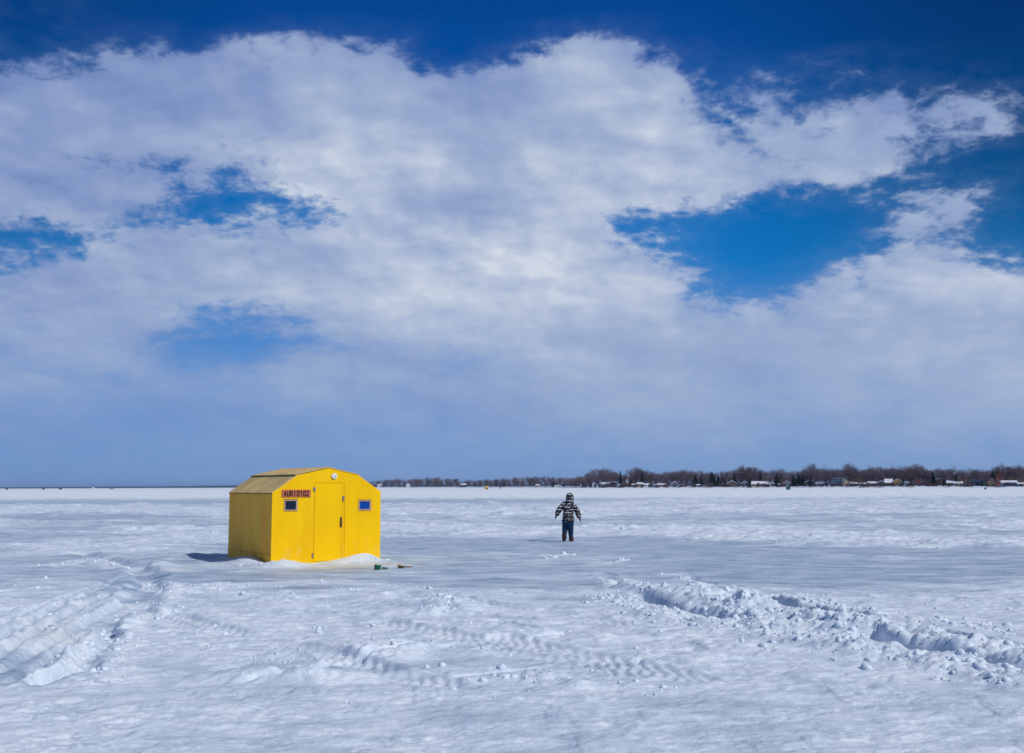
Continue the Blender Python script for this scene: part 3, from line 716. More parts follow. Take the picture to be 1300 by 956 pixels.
MB().tube([(.128, -.03, -.012), (.13, -.012, .006), (.128, 0, .022)], [.010, .014, .008], 8).build('float', mat('float_orange', srgb(190, 110, 50), .6), rod, True)
# tiny brown crumbs in the snow
M_br = mat('bark_brown', srgb(110, 70, 48), .9)
for (cx, cy, sz, lb) in [(63.5, 791.3, .022, 'tiny dark brown bark scrap beside a snow lump near the parallel grooves'), (298, 772, .03, 'tiny reddish brown bark scrap lying in front of the hut')]:
    p = ground(cx, cy); mb = MB(); mb.tube([(-sz, 0, 0), (-.2 * sz, .3 * sz, .5 * sz), (sz, 0, .1 * sz)], [sz * .2, sz * .45, sz * .15], 7)
    o = mb.build('bark_scrap', M_br, None, True); o.location = (p.x, p.y, gz(p.x, p.y) + .008); tagset(o, lb, 'bark')

# ------------------------------------------------------------------ person
def skin(name, verts, edges, radii, material, parent, root=0, sub=2, flat=1.0):
    me = bpy.data.meshes.new(name); me.from_pydata(verts, edges, []); me.update()
    o = bpy.data.objects.new(name, me); col.objects.link(o)
    mo = o.modifiers.new('s', 'SKIN'); 
    if not me.skin_vertices: 
        bpy.context.view_layer.objects.active = o
    for k, r in enumerate(radii):
        sv = me.skin_vertices[0].data[k]; sv.radius = (r, r) if not hasattr(r, '__len__') else r; sv.use_root = (k == root)
    mo.use_smooth_shade = True
    mo2 = o.modifiers.new('b', 'SUBSURF'); mo2.levels = sub; mo2.render_levels = sub
    dg = bpy.context.evaluated_depsgraph_get(); dg.update()
    nm = bpy.data.meshes.new_from_object(o.evaluated_get(dg)); nm.name = name
    o.modifiers.clear(); o.data = nm
    nm.materials.clear(); nm.materials.append(material); nm.polygons.foreach_set('use_smooth', [True] * len(nm.polygons))
    o.parent = parent; return o
pf = ground(721.5, 688.0)
pz = gz(pf.x, pf.y)
pz -= .028
per = thing('person', 'child walking away in a black and white patterned hooded jacket and blue jeans', 'person', (pf.x, pf.y, pz), math.atan2(-pf.x, pf.y) * 1.0)
# x to the viewer's right, y away from the viewer
J = dict(pel=(.0, 0, .66), sp=(.005, .0, .85), ch=(.01, .01, 1.02), nk=(.035, .01, 1.17), hd=(.055, .02, 1.27), ht=(.065, .02, 1.34),
         sl=(-.12, .0, 1.09), el=(-.265, -.01, .93), wl_=(-.345, .02, .76), sr=(.155, .0, 1.09), er=(.275, .0, .88), wr_=(.34, .03, .68),
         hl=(-.070, 0, .60), kl=(-.095, .10, .37), al=(-.115, -.06, .16), tl=(-.125, .05, .055),
         hr=(.065, 0, .60), kr=(.070, .06, .35), ar=(.085, .12, .09), tr=(.12, .26, .03))
names = list(J)
E_ = [('pel', 'sp'), ('sp', 'ch'), ('ch', 'nk'), ('nk', 'hd'), ('hd', 'ht'), ('ch', 'sl'), ('sl', 'el'), ('el', 'wl_'), ('ch', 'sr'), ('sr', 'er'), ('er', 'wr_'),
      ('pel', 'hl'), ('hl', 'kl'), ('kl', 'al'), ('al', 'tl'), ('pel', 'hr'), ('hr', 'kr'), ('kr', 'ar'), ('ar', 'tr')]
rad = dict(pel=.085, sp=.085, ch=.085, nk=.05, hd=.075, ht=.055, sl=.045, el=.038, wl_=.025, sr=.055, er=.038, wr_=.025, hl=.075, kl=.05, al=.035, tl=.03, hr=.075, kr=.05, ar=.035, tr=.03)
M_skin = mat('skin', srgb(214, 164, 140), .5)
body = skin('body', [J[n_] for n_ in names], [(names.index(a), names.index(b)) for a, b in E_], [rad[n_] for n_ in names], M_skin, per)
# jacket with hood
def mix3(a, b, t): return tuple(a[i] + (b[i] - a[i]) * t for i in range(3))
JM = bpy.data.materials.new('patterned_jacket'); JM.use_nodes = True; t = NT(JM.node_tree); b_ = t.n['Principled BSDF']; b_.inputs['Roughness'].default_value = .7
oc = t.new('ShaderNodeTexCoord').outputs['Object']
mp = t.new('ShaderNodeMapping'); mp.inputs['Scale'].default_value = (1.5, 1.5, 3.2); t.link(oc, mp.inputs[0])
sx = t.new('ShaderNodeSeparateXYZ'); t.link(oc, sx.inputs[0])
band = t.m('SINE', t.m('MULTIPLY', t.m('ADD', sx.outputs[2], t.m('MULTIPLY', t.noise(oc, 5, 2), .09)), 2 * math.pi / .088))
msk = t.m('MULTIPLY', t.smooth(band, .55, .75), t.smooth(t.noise(mp.outputs[0], 7.0, 2, .5), .51, .535))
spt = t.smooth(t.noise(mp.outputs[0], 12, 2, .5), .63, .66)
msk = t.m('MAXIMUM', msk, t.m('MULTIPLY', spt, .8))
dk = t.mix(t.smooth(t.noise(oc, 8, 2), .5, .62), (.006, .005, .012, 1), (.035, .006, .018, 1))
t.link(t.mix(msk, dk, (.72, .78, .82, 1)), b_.inputs['Base Color'])
jv = dict(h0=(.0, 0, .575), hem=(.0, 0, .62), w=(.005, 0, .80), c=(.01, .01, 1.0), n=(.035, .0, 1.17), 
          sl=J['sl'], el=J['el'], wl=mix3(J['el'], J['wl_'], .95), sr=J['sr'], er=J['er'], wr=mix3(J['er'], J['wr_'], .95))
jn = list(jv); jr = dict(h0=(.188, .15), hem=(.190, .15), w=(.178, .145), c=(.172, .135), n=(.12, .115), sl=.105, el=.088, wl=.07, sr=.105, er=.088, wr=.07)
je = [('h0', 'hem'), ('hem', 'w'), ('w', 'c'), ('c', 'n'), ('c', 'sl'), ('sl', 'el'), ('el', 'wl'), ('c', 'sr'), ('sr', 'er'), ('er', 'wr')]
skin('hooded_jacket', [jv[n_] for n_ in jn], [(jn.index(a), jn.index(b)) for a, b in je], [jr[n_] for n_ in jn], JM, per)
hd_ = MB(); nu, nv_ = 20, 16; hv = []
for i in range(nv_ + 1):
    th_ = math.pi * i / nv_; zz = math.cos(th_); rr_ = math.sin(th_) ** .8
    for j in range(nu):
        a_ = 2 * math.pi * j / nu; ry = .135 + (.02 if math.sin(a_) < 0 else 0)
        low = max(0, -zz - .3); hv.append((.056 + (.118 + .05 * low) * rr_ * math.cos(a_) - .03 * low, .005 + ry * rr_ * math.sin(a_), 1.275 + .155 * zz * (1 if zz > 0 else 1.05)))
hf = [(i * nu + j, i * nu + (j + 1) % nu, (i + 1) * nu + (j + 1) % nu, (i + 1) * nu + j) for i in range(nv_) for j in range(nu) if not (4 <= i <= 11 and 3 <= j <= 6)]
hd_.add(hv, hf); hd_.build('hood', JM, per, True)
M_jean = mat('blue_denim', (.008, .055, .15), .85, .4, 7, color2=(.004, .018, .05))
jv = dict(p=(0, 0, .68), hl=J['hl'], kl=J['kl'], al=(-.112, -.04, .20), hr=J['hr'], kr=J['kr'], ar=(.083, .11, .14)); jn = list(jv)
skin('jeans', [jv[n_] for n_ in jn], [(jn.index(a), jn.index(b)) for a, b in [('p', 'hl'), ('hl', 'kl'), ('kl', 'al'), ('p', 'hr'), ('hr', 'kr'), ('kr', 'ar')]],
     [.145, .118, .088, .076, .118, .088, .076], M_jean, per)
M_boot = mat('brown_boots', srgb(78, 42, 46), .6, .4, 15, color2=srgb(30, 18, 24))
for a_, t_ in (('al', 'tl'), ('ar', 'tr')):
    ax_, ay_, az_ = J[a_]; tx_, ty_, tz_ = J[t_]
    skin('boot', [(ax_, ay_, az_ + .11), (ax_, ay_, az_ + .03), (ax_, ay_ - .02, az_ - .035), (ax_ * .5 + tx_ * .5, ay_ * .5 + ty_ * .5, az_ * .5 + tz_ * .5 - .01), (tx_, ty_, tz_ + .012)],
         [(0, 1), (1, 2), (2, 3), (3, 4)], [.075, .078, .072, .064, .052], M_boot, per)
M_glove = mat('black_gloves', (.012, .012, .02), .8)
for sgn, wn, en in ((-1, 'wl_', 'el'), (1, 'wr_', 'er')):
    wv, ev = Vector(J[wn]), Vector(J[en]); dn = (wv - ev).normalized(); fw_ = Vector((0, 1, 0)); fw_ = (fw_ - dn * fw_.dot(dn)).normalized()
    pv = wv + dn * .045; vs = [wv - dn * .02, pv]; es = [(0, 1)]; rs = [.034, .042]
    for k, (o_, ln) in enumerate([(-.024, .045), (-.008, .055), (.009, .052), (.024, .04)]):
        b1 = pv + fw_ * o_ + dn * .012; b2 = b1 + dn * ln * .55; b3 = b2 + dn * ln * .45 + Vector((-sgn * .015, 0, 0)); n0 = len(vs); vs += [b1, b2, b3]; es += [(1, n0), (n0, n0 + 1), (n0 + 1, n0 + 2)]; rs += [.0125, .011, .0095]
    n0 = len(vs); vs += [wv + dn * .015 + fw_ * .032, wv + dn * .05 + fw_ * .045]; es += [(0, n0), (n0, n0 + 1)]; rs += [.011, .009]
    skin('glove', [tuple(q) for q in vs], es, rs, M_glove, per, root=1)

# ------------------------------------------------------------------ far shore
M_land = snow_material('shore_snow', False)
SH = [(300, 4300), (475, 2300), (600, 1900), (700, 1500), (770, 1080), (900, 950), (1050, 820), (1180, 760), (1300, 700), (1500, 620)]
def dsh(px):
    for (a, d0), (b, d1) in zip(SH[:-1], SH[1:]):
        if px <= b: return d0 + (d1 - d0) * max(0, (px - a) / (b - a))
    return SH[-1][1]
def shore_strip():
    mb = MB(); pts = []
    for k in range(0, 121):
        px = 440 + k * 10; d0 = dsh(px)
        row = []
        for off, hgt in ((0, -.3), (3, .5), (10, .9), (30, 1.3), (120, 2.0), (700, 2.5)):
            p = at(px, 617, d0 + off); row.append((p.x, p.y, hgt + (.3 * math.sin(k * 1.7 + off) if off > 0 else 0)))
        pts.append(row)
    vs = [p for r in pts for p in r]; n = len(pts[0])
    fs = [(i * n + j, (i + 1) * n + j, (i + 1) * n + j + 1, i * n + j + 1) for i in range(len(pts) - 1) for j in range(n - 1)]
    mb.add(vs, fs); o = mb.build('shore_land', M_land, None, True); o['kind'] = 'structure'
shore_strip()
def landz(off): return .9 + .01 * off if off < 40 else 1.5

M_bark = mat('grey_bark', (.10, .075, .075), .9, .3, .5)
M_twig = mat('bare_twigs', (.140, .080, .082), .9, .35, .25, color2=(.080, .050, .062))
M_twig2 = mat('grey_twigs', (.17, .115, .12), .9, .35, .25, color2=(.11, .075, .09))
M_wil = mat('willow_twigs', (.21, .125, .075), .9, .3, .3, color2=(.14, .085, .06))
M_con = mat('dark_needles', (.012, .022, .020), .9, .4, .4, color2=(.02, .034, .024))
def broadleaf(seed, hgt, spread, twig_m, droop=0.0, dens=1.0):
    rn = random.Random(seed); tr = MB(); cr = MB()
    def blade(a, b, w_):
        d = (b - a); s_ = d.cross(Vector((rn.uniform(-1, 1), rn.uniform(-1, 1), rn.uniform(-1, 1)))).normalized() * w_ * .5
        cr.add([a - s_, a + s_, b + s_ * .35, b - s_ * .35], [(0, 1, 2, 3)])
    th_ = hgt * rn.uniform(.16, .26)
    top = Vector((rn.uniform(-.4, .4), rn.uniform(-.4, .4), th_))
    tr.tube([(0, 0, -.5), (0, 0, th_ * .4), top], [hgt * .022, hgt * .019, hgt * .016], 7)
    nl = rn.randint(6, 9)
    lobes = []
    for i in range(nl):
        az_ = 2 * math.pi * i / nl + rn.uniform(-.4, .4); lean = rn.uniform(.25, 1.0) * spread if i else .08
        L = hgt * rn.uniform(.50, .66) * (1 - .20 * lean)
        dr = Vector((math.cos(az_) * lean, math.sin(az_) * lean, 1)).normalized()
        P_ = [top.copy()]; cur = dr.copy()
        for s_ in range(4):
            cur = (cur + Vector((rn.uniform(-.15, .15), rn.uniform(-.15, .15), .10 - droop * .30 * s_))).normalized(); P_.append(P_[-1] + cur * L / 4)
        tr.tube(P_, [hgt * .009, hgt * .007, hgt * .005, hgt * .003, hgt * .001], 5)
        for t_, k_ in ((.45, .7), (.75, 1.0), (1.0, .85)):
            k = min(int(t_ * 4), 3); lobes.append((P_[k].lerp(P_[k + 1], t_ * 4 - k), hgt * rn.uniform(.10, .155) * k_))
    for c_, r_ in lobes:
        for q in range(int(46 * dens)):
            o_ = Vector((rn.gauss(0, 1), rn.gauss(0, 1), rn.gauss(0, 1))).normalized() * r_ * rn.random() ** .45
            a_ = c_ + Vector((o_.x, o_.y, o_.z * 1.05)); out = (a_ - Vector((0, 0, th_ * 1.1))).normalized()
            d_ = (out * .9 + Vector((rn.gauss(0, .38), rn.gauss(0, .38), rn.gauss(.25, .3) - droop * 3.2))).normalized()
            ln = hgt * rn.uniform(.045, .10); blade(a_ - d_ * ln * .4, a_ + d_ * ln * .6, hgt * rn.uniform(.0035, .0075))
    return tr, cr, twig_m
def conifer(seed, hgt, wid):
    rn = random.Random(seed); tr = MB(); cr = MB()
    tr.tube([(0, 0, -.5), (0, 0, hgt * .5), (0, 0, hgt * .97)], [hgt * .018, hgt * .011, hgt * .002], 6)
    z_ = hgt * .06
    while z_ < hgt * .99:
        f = 1 - z_ / hgt; r_ = wid * (f ** .8) * rn.uniform(.75, 1.1) + .1
        for k in range(9):
            a_ = rn.uniform(0, 6.28); d = Vector((math.cos(a_), math.sin(a_), rn.uniform(-.45, .05))); ln = r_ * rn.uniform(.7, 1.1)
            for s_ in range(4):
                p0 = Vector((0, 0, z_)) + d * ln * s_ / 4; p1 = Vector((0, 0, z_)) + d * ln * (s_ + 1.3) / 4
                t_ = d.cross(Vector((0, 0, 1))).normalized() * (.12 + .22 * r_ * (1 - s_ / 5)) * rn.uniform(.6, 1.2); dz = Vector((0, 0, -rn.uniform(.15, .5)))
                cr.add([p0 - t_ * .6 + dz, p0 + t_ * .6 + dz, p1 + t_ * .2, p1 - t_ * .2], [(0, 1, 2, 3)])
                cr.add([p0, p1, p1 + dz * 1.4 + t_ * .3, p0 + dz * 1.2 + t_ * .3], [(0, 1, 2, 3)])
        z_ += hgt * .022
    return tr, cr, M_con
PROTO = {'shrub': [], 'bare': [], 'grey': [], 'willow': [], 'spruce': []}
def shrub(seed):
    rn = random.Random(seed); tr = MB(); cr = MB(); H = 16
    for k in range(7):
        a = rn.uniform(0, 6.28); tr.tube([(0, 0, -.5), (math.cos(a) * 4, math.sin(a) * 4, H * .5), (math.cos(a) * 6, math.sin(a) * 6, H * .85)], [.5, .35, .1], 5)
    for q in range(900):
        a = rn.uniform(0, 6.28); rr_ = 8.5 * rn.random() ** .5; z_ = H * rn.random() * (1 - .5 * (rr_ / 8.5) ** 2)
        p0 = Vector((math.cos(a) * rr_, math.sin(a) * rr_, z_)); d = Vector((rn.gauss(0, .5), rn.gauss(0, .5), rn.uniform(.2, 1))).normalized() * rn.uniform(1.2, 2.6); s_ = d.cross(Vector((rn.gauss(0, 1), rn.gauss(0, 1), .2))).normalized() * .28
        cr.add([p0 - s_, p0 + s_, p0 + d + s_ * .4, p0 + d - s_ * .4], [(0, 1, 2, 3)])
    return tr, cr, M_twig
def regproto(kind, builder, trunkm):
    tr, cr, m_ = builder
    a = tr.build('trunk', trunkm); b2 = cr.build('crown', m_)
    col.objects.unlink(a); col.objects.unlink(b2); PROTO[kind].append((a, b2))
for k in range(7): regproto('bare', broadleaf(10 + k, 16, [.75, 1.0, .6, .85, 1.1, .7, .9][k], M_twig, 0, [1, 1.1, .95, 1.05, 1, .9, 1.1][k]), M_bark)
for k in range(4): regproto('grey', broadleaf(40 + k, 16, [.8, .55, 1.0, .7][k], M_twig2, 0, .78), M_bark)
for k in range(3): regproto('willow', broadleaf(60 + k, 16, 1.25, M_wil, .38, 1.25), M_bark)
for k in range(3): regproto('shrub', shrub(70 + k), M_bark)
for k in range(3): regproto('spruce', conifer(80 + k, 16, [3.2, 4.2, 2.6][k]), M_bark)

# houses on the shore: px left, px right, base py, eave py, top py, wall, roof, shape, label, short name
WC = dict(white=(.72, .73, .76), cream=(.62, .56, .42), brown=(.10, .055, .035), dark=(.035, .03, .032), blue=(.10, .18, .32), navy=(.018, .04, .085), slate=(.20, .28, .36), pale=(.45, .55, .62),
          brick=(.27, .085, .06), red=(.30, .06, .03), yellow=(.62, .38, .10), tan=(.38, .21, .11), grey=(.28, .29, .31), green=(.10, .15, .12), snow=(.80, .83, .88), shingle=(.05, .045, .05), orange=(.42, .19, .07), lblue=(.30, .42, .52))
WM = {k: mat('house_' + k, c, .8, .15, .6) for k, c in WC.items()}
M_win = mat('house_glass', (.012, .018, .03), .15, spec=.6)
HOUSES = [
 (479, 485, 617.3, 615.6, 614.6, 'white', 'snow', 'eave', 'tiny white cottage under the westernmost end of the shore trees', 'tiny western cottage'),
 (515.5, 521, 617.2, 615.2, 613.0, 'white', 'snow', 'gable', 'small white gabled cottage below the grey-brown trees past the yellow hut', 'white gabled cottage past the hut'),
 (585, 592, 617.2, 615.4, 613.9, 'dark', 'snow', 'eave', 'dark cottage with a snowy roof in the gap of the shore trees', 'dark cottage in the tree gap'),
 (680, 685.5, 617.4, 616.2, 615.0, 'tan', 'snow', 'eave', 'small tan shed with a snowy roof near the ice edge beside the willow', 'small tan shed'),
 (704, 712, 617.8, 616.6, 615.9, 'white', 'snow', 'eave', 'long low white boathouse beyond the walking child', 'long low boathouse'),
 (736.7, 746.5, 618.2, 615.8, 614.7, 'white', 'snow', 'flat', 'white trailer with a wide dark window on the ice edge', 'white trailer'),
 (752, 756, 617.8, 614.5, 612.8, 'pale', 'snow', 'gable', 'narrow pale gabled cabin beside the white trailer', 'narrow pale cabin'),
 (757.5, 763.5, 618, 615.9, 615.4, 'white', 'snow', 'flat', 'plain white block garage next to the narrow cabin', 'white block garage'),
 (763.5, 773.5, 617.5, 614.8, 612.2, 'brown', 'snow', 'eave', 'brown house with a broad snowy roof near the willow', 'broad-roofed brown house'),
 (774.5, 782.5, 617, 613.2, 611.0, 'dark', 'snow', 'gable', 'dark gabled house with snow on both roof slopes', 'dark snowy-gabled house'),
 (784.5, 794.5, 617.5, 616.0, 614.6, 'grey', 'snow', 'eave', 'long grey bungalow under a thin snowy roof', 'long grey bungalow'),
 (794.8, 798.2, 617, 610.8, 608.3, 'white', 'snow', 'gable', 'tall thin white house end among spruces', 'tall thin white house'),
 (802, 808, 617.6, 615.5, 614.2, 'dark', 'snow', 'eave', 'low dark cabin just west of the pinkish cottage', 'low dark cabin'),
 (808.5, 816.5, 617.2, 614.6, 612.4, 'tan', 'snow', 'eave', 'pinkish tan cottage with snowy roof', 'pinkish cottage'),
 (817.5, 825.5, 617.5, 615.5, 613.6, 'white', 'snow', 'eave', 'white cottage with dark door beside the pinkish cottage', 'white dark-doored cottage'),
 (829, 833.5, 617.6, 615.6, 614.8, 'blue', 'snow', 'flat', 'small blue boat shed at the ice edge', 'small blue boat shed'),
 (834.5, 846, 617.6, 615.5, 613.8, 'red', 'snow', 'eave', 'dull red bungalow under a snowy roof near the dark spruces', 'dull red bungalow'),
 (852, 861, 617, 613.4, 611.2, 'slate', 'snow', 'gable', 'blue-grey gabled house above the ice west of the twin pines', 'blue-grey gabled house'),
 (862, 868.5, 617.8, 615.9, 615.0, 'brown', 'snow', 'eave', 'little brown cabin beside the blue-grey gabled house', 'little brown cabin'),
 (884, 890, 617.6, 615.8, 614.8, 'grey', 'snow', 'eave', 'little grey cottage between tall bare trees', 'little grey cottage'),
 (896, 902, 617.8, 616.2, 615.2, 'white', 'snow', 'flat', 'white boat shelter in front of the spruce cluster', 'white boat shelter'),
 (913.5, 922, 617.2, 611.0, 610.2, 'dark', 'shingle', 'flat', 'tall dark boxy garage beside the brown cottage', 'dark boxy garage'),
 (923.5, 935, 617.2, 613.6, 610.3, 'brown', 'snow', 'gable', 'brown cottage with a snow-edged gable', 'brown snow-gabled cottage'),
 (941.5, 950.5, 617, 613.6, 611.0, 'blue', 'snow', 'gable', 'bright blue cottage with white snowy gable', 'bright blue cottage'),
 (954.5, 975.5, 617.4, 614.6, 610.8, 'cream', 'snow', 'eave', 'long cream chalet under a very large snowy roof', 'long cream chalet'),
 (976.5, 983, 617.4, 614.0, 611.9, 'white', 'snow', 'gable', 'small white annex beside the cream chalet', 'white annex'),
 (988, 993.5, 617.4, 615.0, 614.0, 'brown', 'snow', 'eave', 'small brown boathouse past the white annex', 'small brown boathouse'),
 (994, 1004, 616.4, 613.3, 610.3, 'pale', 'snow', 'gable', 'pale gabled house directly behind the green ice shelter', 'pale gabled house'),
 (1022.5, 1035, 616.4, 612.6, 609.2, 'dark', 'snow', 'gable', 'dark house with steep snowy gable west of the slate house', 'steep dark house'),
 (1036, 1048.5, 616.4, 614.2, 611.8, 'grey', 'snow', 'eave', 'grey cottage with a snowy roof between the steep dark house and the slate house', 'grey slate-side cottage'),
 (1055, 1077, 616.0, 610.0, 605.2, 'slate', 'slate', 'mono', 'large slate-blue two-storey house with a pale sloping end', 'large slate house'),
 (1080, 1090, 616.6, 614.0, 611.8, 'brown', 'snow', 'eave', 'low brown house with a snowy roof beside the large slate house', 'low brown house'),
 (1091.5, 1099.5, 617.0, 614.6, 612.8, 'orange', 'snow', 'eave', 'small orange-brown cottage between two snowy roofs', 'orange-brown cottage'),
 (1102, 1112, 617, 613.6, 611.3, 'navy', 'snow', 'eave', 'dark blue cottage with snowy roof near the orange-brown one', 'dark blue cottage'),
 (1114.5, 1123, 617, 612.6, 610.3, 'green', 'snow', 'gable', 'green-grey gabled house left of the yellow-gabled house', 'green-grey gabled house'),
 (1123.5, 1144, 616.6, 611.6, 607.6, 'yellow', 'snow', 'ell', 'dark house with a bright yellow gable end and snowy roof', 'yellow-gabled house'),
 (1148.5, 1153, 617.5, 612.6, 611.2, 'lblue', 'snow', 'gable', 'narrow light blue shed right of the yellow-gabled house', 'narrow light blue shed'),
 (1161.5, 1180, 616.4, 607.2, 605.9, 'brick', 'shingle', 'flat', 'large red-brown brick house with a flat roof', 'large brick house'),
 (1188.5, 1193, 614.5, 608.7, 606.8, 'brown', 'snow', 'eave', 'small brown cabin high behind the shore by the spruce', 'small high cabin'),
 (1202.5, 1211, 617, 613.2, 610.0, 'dark', 'snow', 'eave', 'dark cottage with a slanting snowy roof right of the lone spruce', 'slanting-roofed dark cottage'),
 (1211.5, 1222, 617.2, 613.6, 611.2, 'cream', 'snow', 'eave', 'cream cottage with broken snow on its roof', 'cream cottage'),
 (1222.5, 1231, 617.6, 615.8, 615.2, 'red', 'shingle', 'flat', 'long low red shed near the dark blue house', 'long low red shed'),
 (1233, 1247.5, 617.4, 612.4, 609.0, 'navy', 'navy', 'eave', 'wide dark blue house with large windows and a blue roof', 'wide dark blue house'),
 (1248.5, 1254, 617.4, 611.0, 609.4, 'green', 'shingle', 'flat', 'narrow grey-green house squeezed beside the wide dark blue one', 'narrow grey-green house'),
 (1254.5, 1264.5, 617.4, 611.5, 605.2, 'tan', 'shingle', 'gable', 'steep gabled tan house with a round blue upper window', 'steep tan house'),
 (1265, 1271.5, 617.2, 604.6, 601.4, 'brick', 'brick', 'gable', 'tall narrow red-brown brick tower house', 'tall brick tower house'),
 (1272, 1291, 617.8, 612.6, 609.9, 'lblue', 'snow', 'eave', 'long pale blue double garage with a thick snowy roof', 'long pale blue garage'),
 (1292, 1299.5, 617.8, 614.5, 612.5, 'dark', 'snow', 'eave', 'cluttered dark cottage at the very end of the shore beyond the pale blue garage', 'cluttered end cottage'),
]
LM = []
for (xa, xb, yb, ye, yt, wc, rc, shp, lab, short) in HOUSES:
    xm = (xa + xb) / 2; d = dsh(xm) + 6 + max(0, (617.6 - yb)) * 14; s_ = 1 / pxm(d)
    pb = at(xm, yb, d); w_ = (xb - xa) * s_; zt = at(xm, yt, d).z; ze = at(xm, ye, d).z; z0 = min(pb.z, 1.0)
    hb_ = thing('house', lab, 'house', (pb.x, pb.y, z0), math.atan2(-pb.x, pb.y), 'cottages and houses along the far shore')
    if 'garage' in short: hb_.name = 'garage'
    elif 'shed' in short or 'boathouse' in short or 'shelter' in short: hb_.name = 'shed'
    elif 'trailer' in short: hb_.name = 'trailer'
    hb_['category'] = hb_.name.split('.')[0]
    he = ze - z0; ht_ = zt - z0; dp = min(max(w_ * .8, 5), 10); hw_ = w_ / 2; wall = MB(); roof = MB(); rt = .35
    win = []
    if shp == 'eave':
        wall.prism([(-hw_, -1), (hw_, -1), (hw_, he), (-hw_, he)], 0, dp)
        for q in (0,):
            roof.add([(-hw_ - .3, -.5, he - .05), (hw_ + .3, -.5, he - .05), (hw_ + .1, dp / 2, ht_), (-hw_ - .1, dp / 2, ht_), (-hw_ - .3, dp + .5, he), (hw_ + .3, dp + .5, he),
                      (-hw_ - .3, -.5, he + .22), (hw_ + .3, -.5, he + .22), (-hw_ - .3, dp + .5, he + .22), (hw_ + .3, dp + .5, he + .22)],
                     [(6, 7, 2, 3), (3, 2, 9, 8), (0, 1, 7, 6), (4, 8, 9, 5), (0, 6, 3), (1, 2, 7), (3, 8, 4), (2, 5, 9), (0, 3, 4), (1, 5, 2), (0, 4, 5, 1)])
        nw = max(2, int(w_ / 3.2)); wz = he * .5
        win = [(-hw_ + w_ * (k + .5) / nw, wz) for k in range(nw)]
    elif shp == 'gable':
        wall.prism([(-hw_, -1), (hw_, -1), (hw_, he), (0, ht_ - .2), (-hw_, he)], 0, dp)
        roof.prism([(-hw_ - .4, he - .2), (0, ht_ - .15), (hw_ + .4, he - .2), (hw_ + .4, he + .15), (0, ht_ + .25), (-hw_ - .4, he + .15)], -.5, dp + .5)
        nw = max(1, int(w_ / 3.0)); win = [(-hw_ + w_ * (k + .5) / nw, he * .5) for k in range(nw)] + ([(0, he + (ht_ - he) * .3)] if ht_ - he > 1.6 else [])
    elif shp == 'flat':
        wall.prism([(-hw_, -1), (hw_, -1), (hw_, he), (-hw_, he)], 0, dp)
        roof.box(-hw_ - .3, hw_ + .3, -.3, dp + .3, he + .01, max(ht_, he + .3))
        nw = max(1, int(w_ / 3.0)); rows_ = 2 if he > 4.5 else 1
        win = [(-hw_ + w_ * (k + .5) / nw, he * (r_ + .5) / rows_) for k in range(nw) for r_ in range(rows_)]
    elif shp == 'mono':
        xe = -hw_ + w_ * 14.5 / 22
        wall.box(-hw_, xe, 0, dp, -1, ht_ - .25)
        roof.prism([(-hw_ - .2, ht_ - .24), (xe, ht_ - .24), (hw_ + .1, he - .1), (hw_ + .1, he + .1), (xe, ht_ + .02), (-hw_ - .2, ht_ + .02)], -.2, dp + .2)
        MB().prism([(xe + .02, -1), (hw_, -1), (hw_, he - .12), (xe + .02, ht_ - .3)], .05, dp).build('end_wall', WM['cream'], hb_)
        win = [(-hw_ + (xe + hw_) * (k + .5) / 4, ht_ * (r_ + .45) / 2 - .1) for k in range(4) for r_ in range(2)]
    elif shp == 'ell':
        xe = 0.0
        wall.box(-hw_, xe, 1.0, dp, -1, he - .6)
        roof.add([(-hw_ - .2, .5, he - .7), (xe, .5, he - .7), (xe, dp / 2 + .5, ht_ - .1), (-hw_, dp / 2 + .5, ht_ - .1), (-hw_ - .2, dp + .5, he - .7), (xe, dp + .5, he - .7)], [(0, 1, 2, 3), (3, 2, 5, 4), (0, 3, 4), (0, 4, 5, 1), (1, 5, 2)])
        MB().prism([(xe + .02, -1), (hw_, -1), (hw_, he), ((xe + hw_) / 2, ht_ - .2), (xe + .02, he)], 0, dp).build('gable_wall', WM['yellow'], hb_)
        roof.prism([(xe - .1, he + .02), ((xe + hw_) / 2, ht_ - .15), (hw_ + .3, he - .15), (hw_ + .3, he + .1), ((xe + hw_) / 2, ht_ + .15), (xe - .1, he + .3)], .1, dp + .4)
        win = [(hw_ * .5, he * .55), (-hw_ * .7, he * .4), (-hw_ * .3, he * .4)]; wc = 'dark'
    wall.build('wall', WM[wc], hb_); roof.build('roof', WM[rc], hb_)
    for q, (wx_, wz_) in enumerate(win):
        ww = min(1.5, w_ * .16); wh = .55 if shp != 'flat' or he < 4.5 else .8
        yo = 1.0 if (shp == 'ell' and wx_ < 0) else 0
        if q == 1 and len(win) > 2 and shp in ('eave', 'flat') and he > 2.1:
            MB().box(wx_ - .5, wx_ + .5, yo - .08, yo - .01, -.3, 2.0).build('door', WM['white'] if wc != 'white' else WM['dark'], hb_)
        else:
            wn_ = MB().box(wx_ - ww / 2 - .12, wx_ + ww / 2 + .12, yo - .08, yo - .01, wz_ - wh - .12, wz_ + wh + .12).build('window', WM['white'] if wc not in ('white', 'cream') else WM['brown'], hb_)
            MB().box(wx_ - ww / 2, wx_ + ww / 2, yo - .11, yo - .083, wz_ - wh, wz_ + wh).build('pane', M_win, wn_)
    if w_ > 6 and shp in ('eave', 'gable'):
        MB().box(hw_ * .35, hw_ * .35 + .7, dp * .5, dp * .5 + .7, he, ht_ + .9).build('chimney', WM['brick'], hb_)
    LM.append((xm, short))

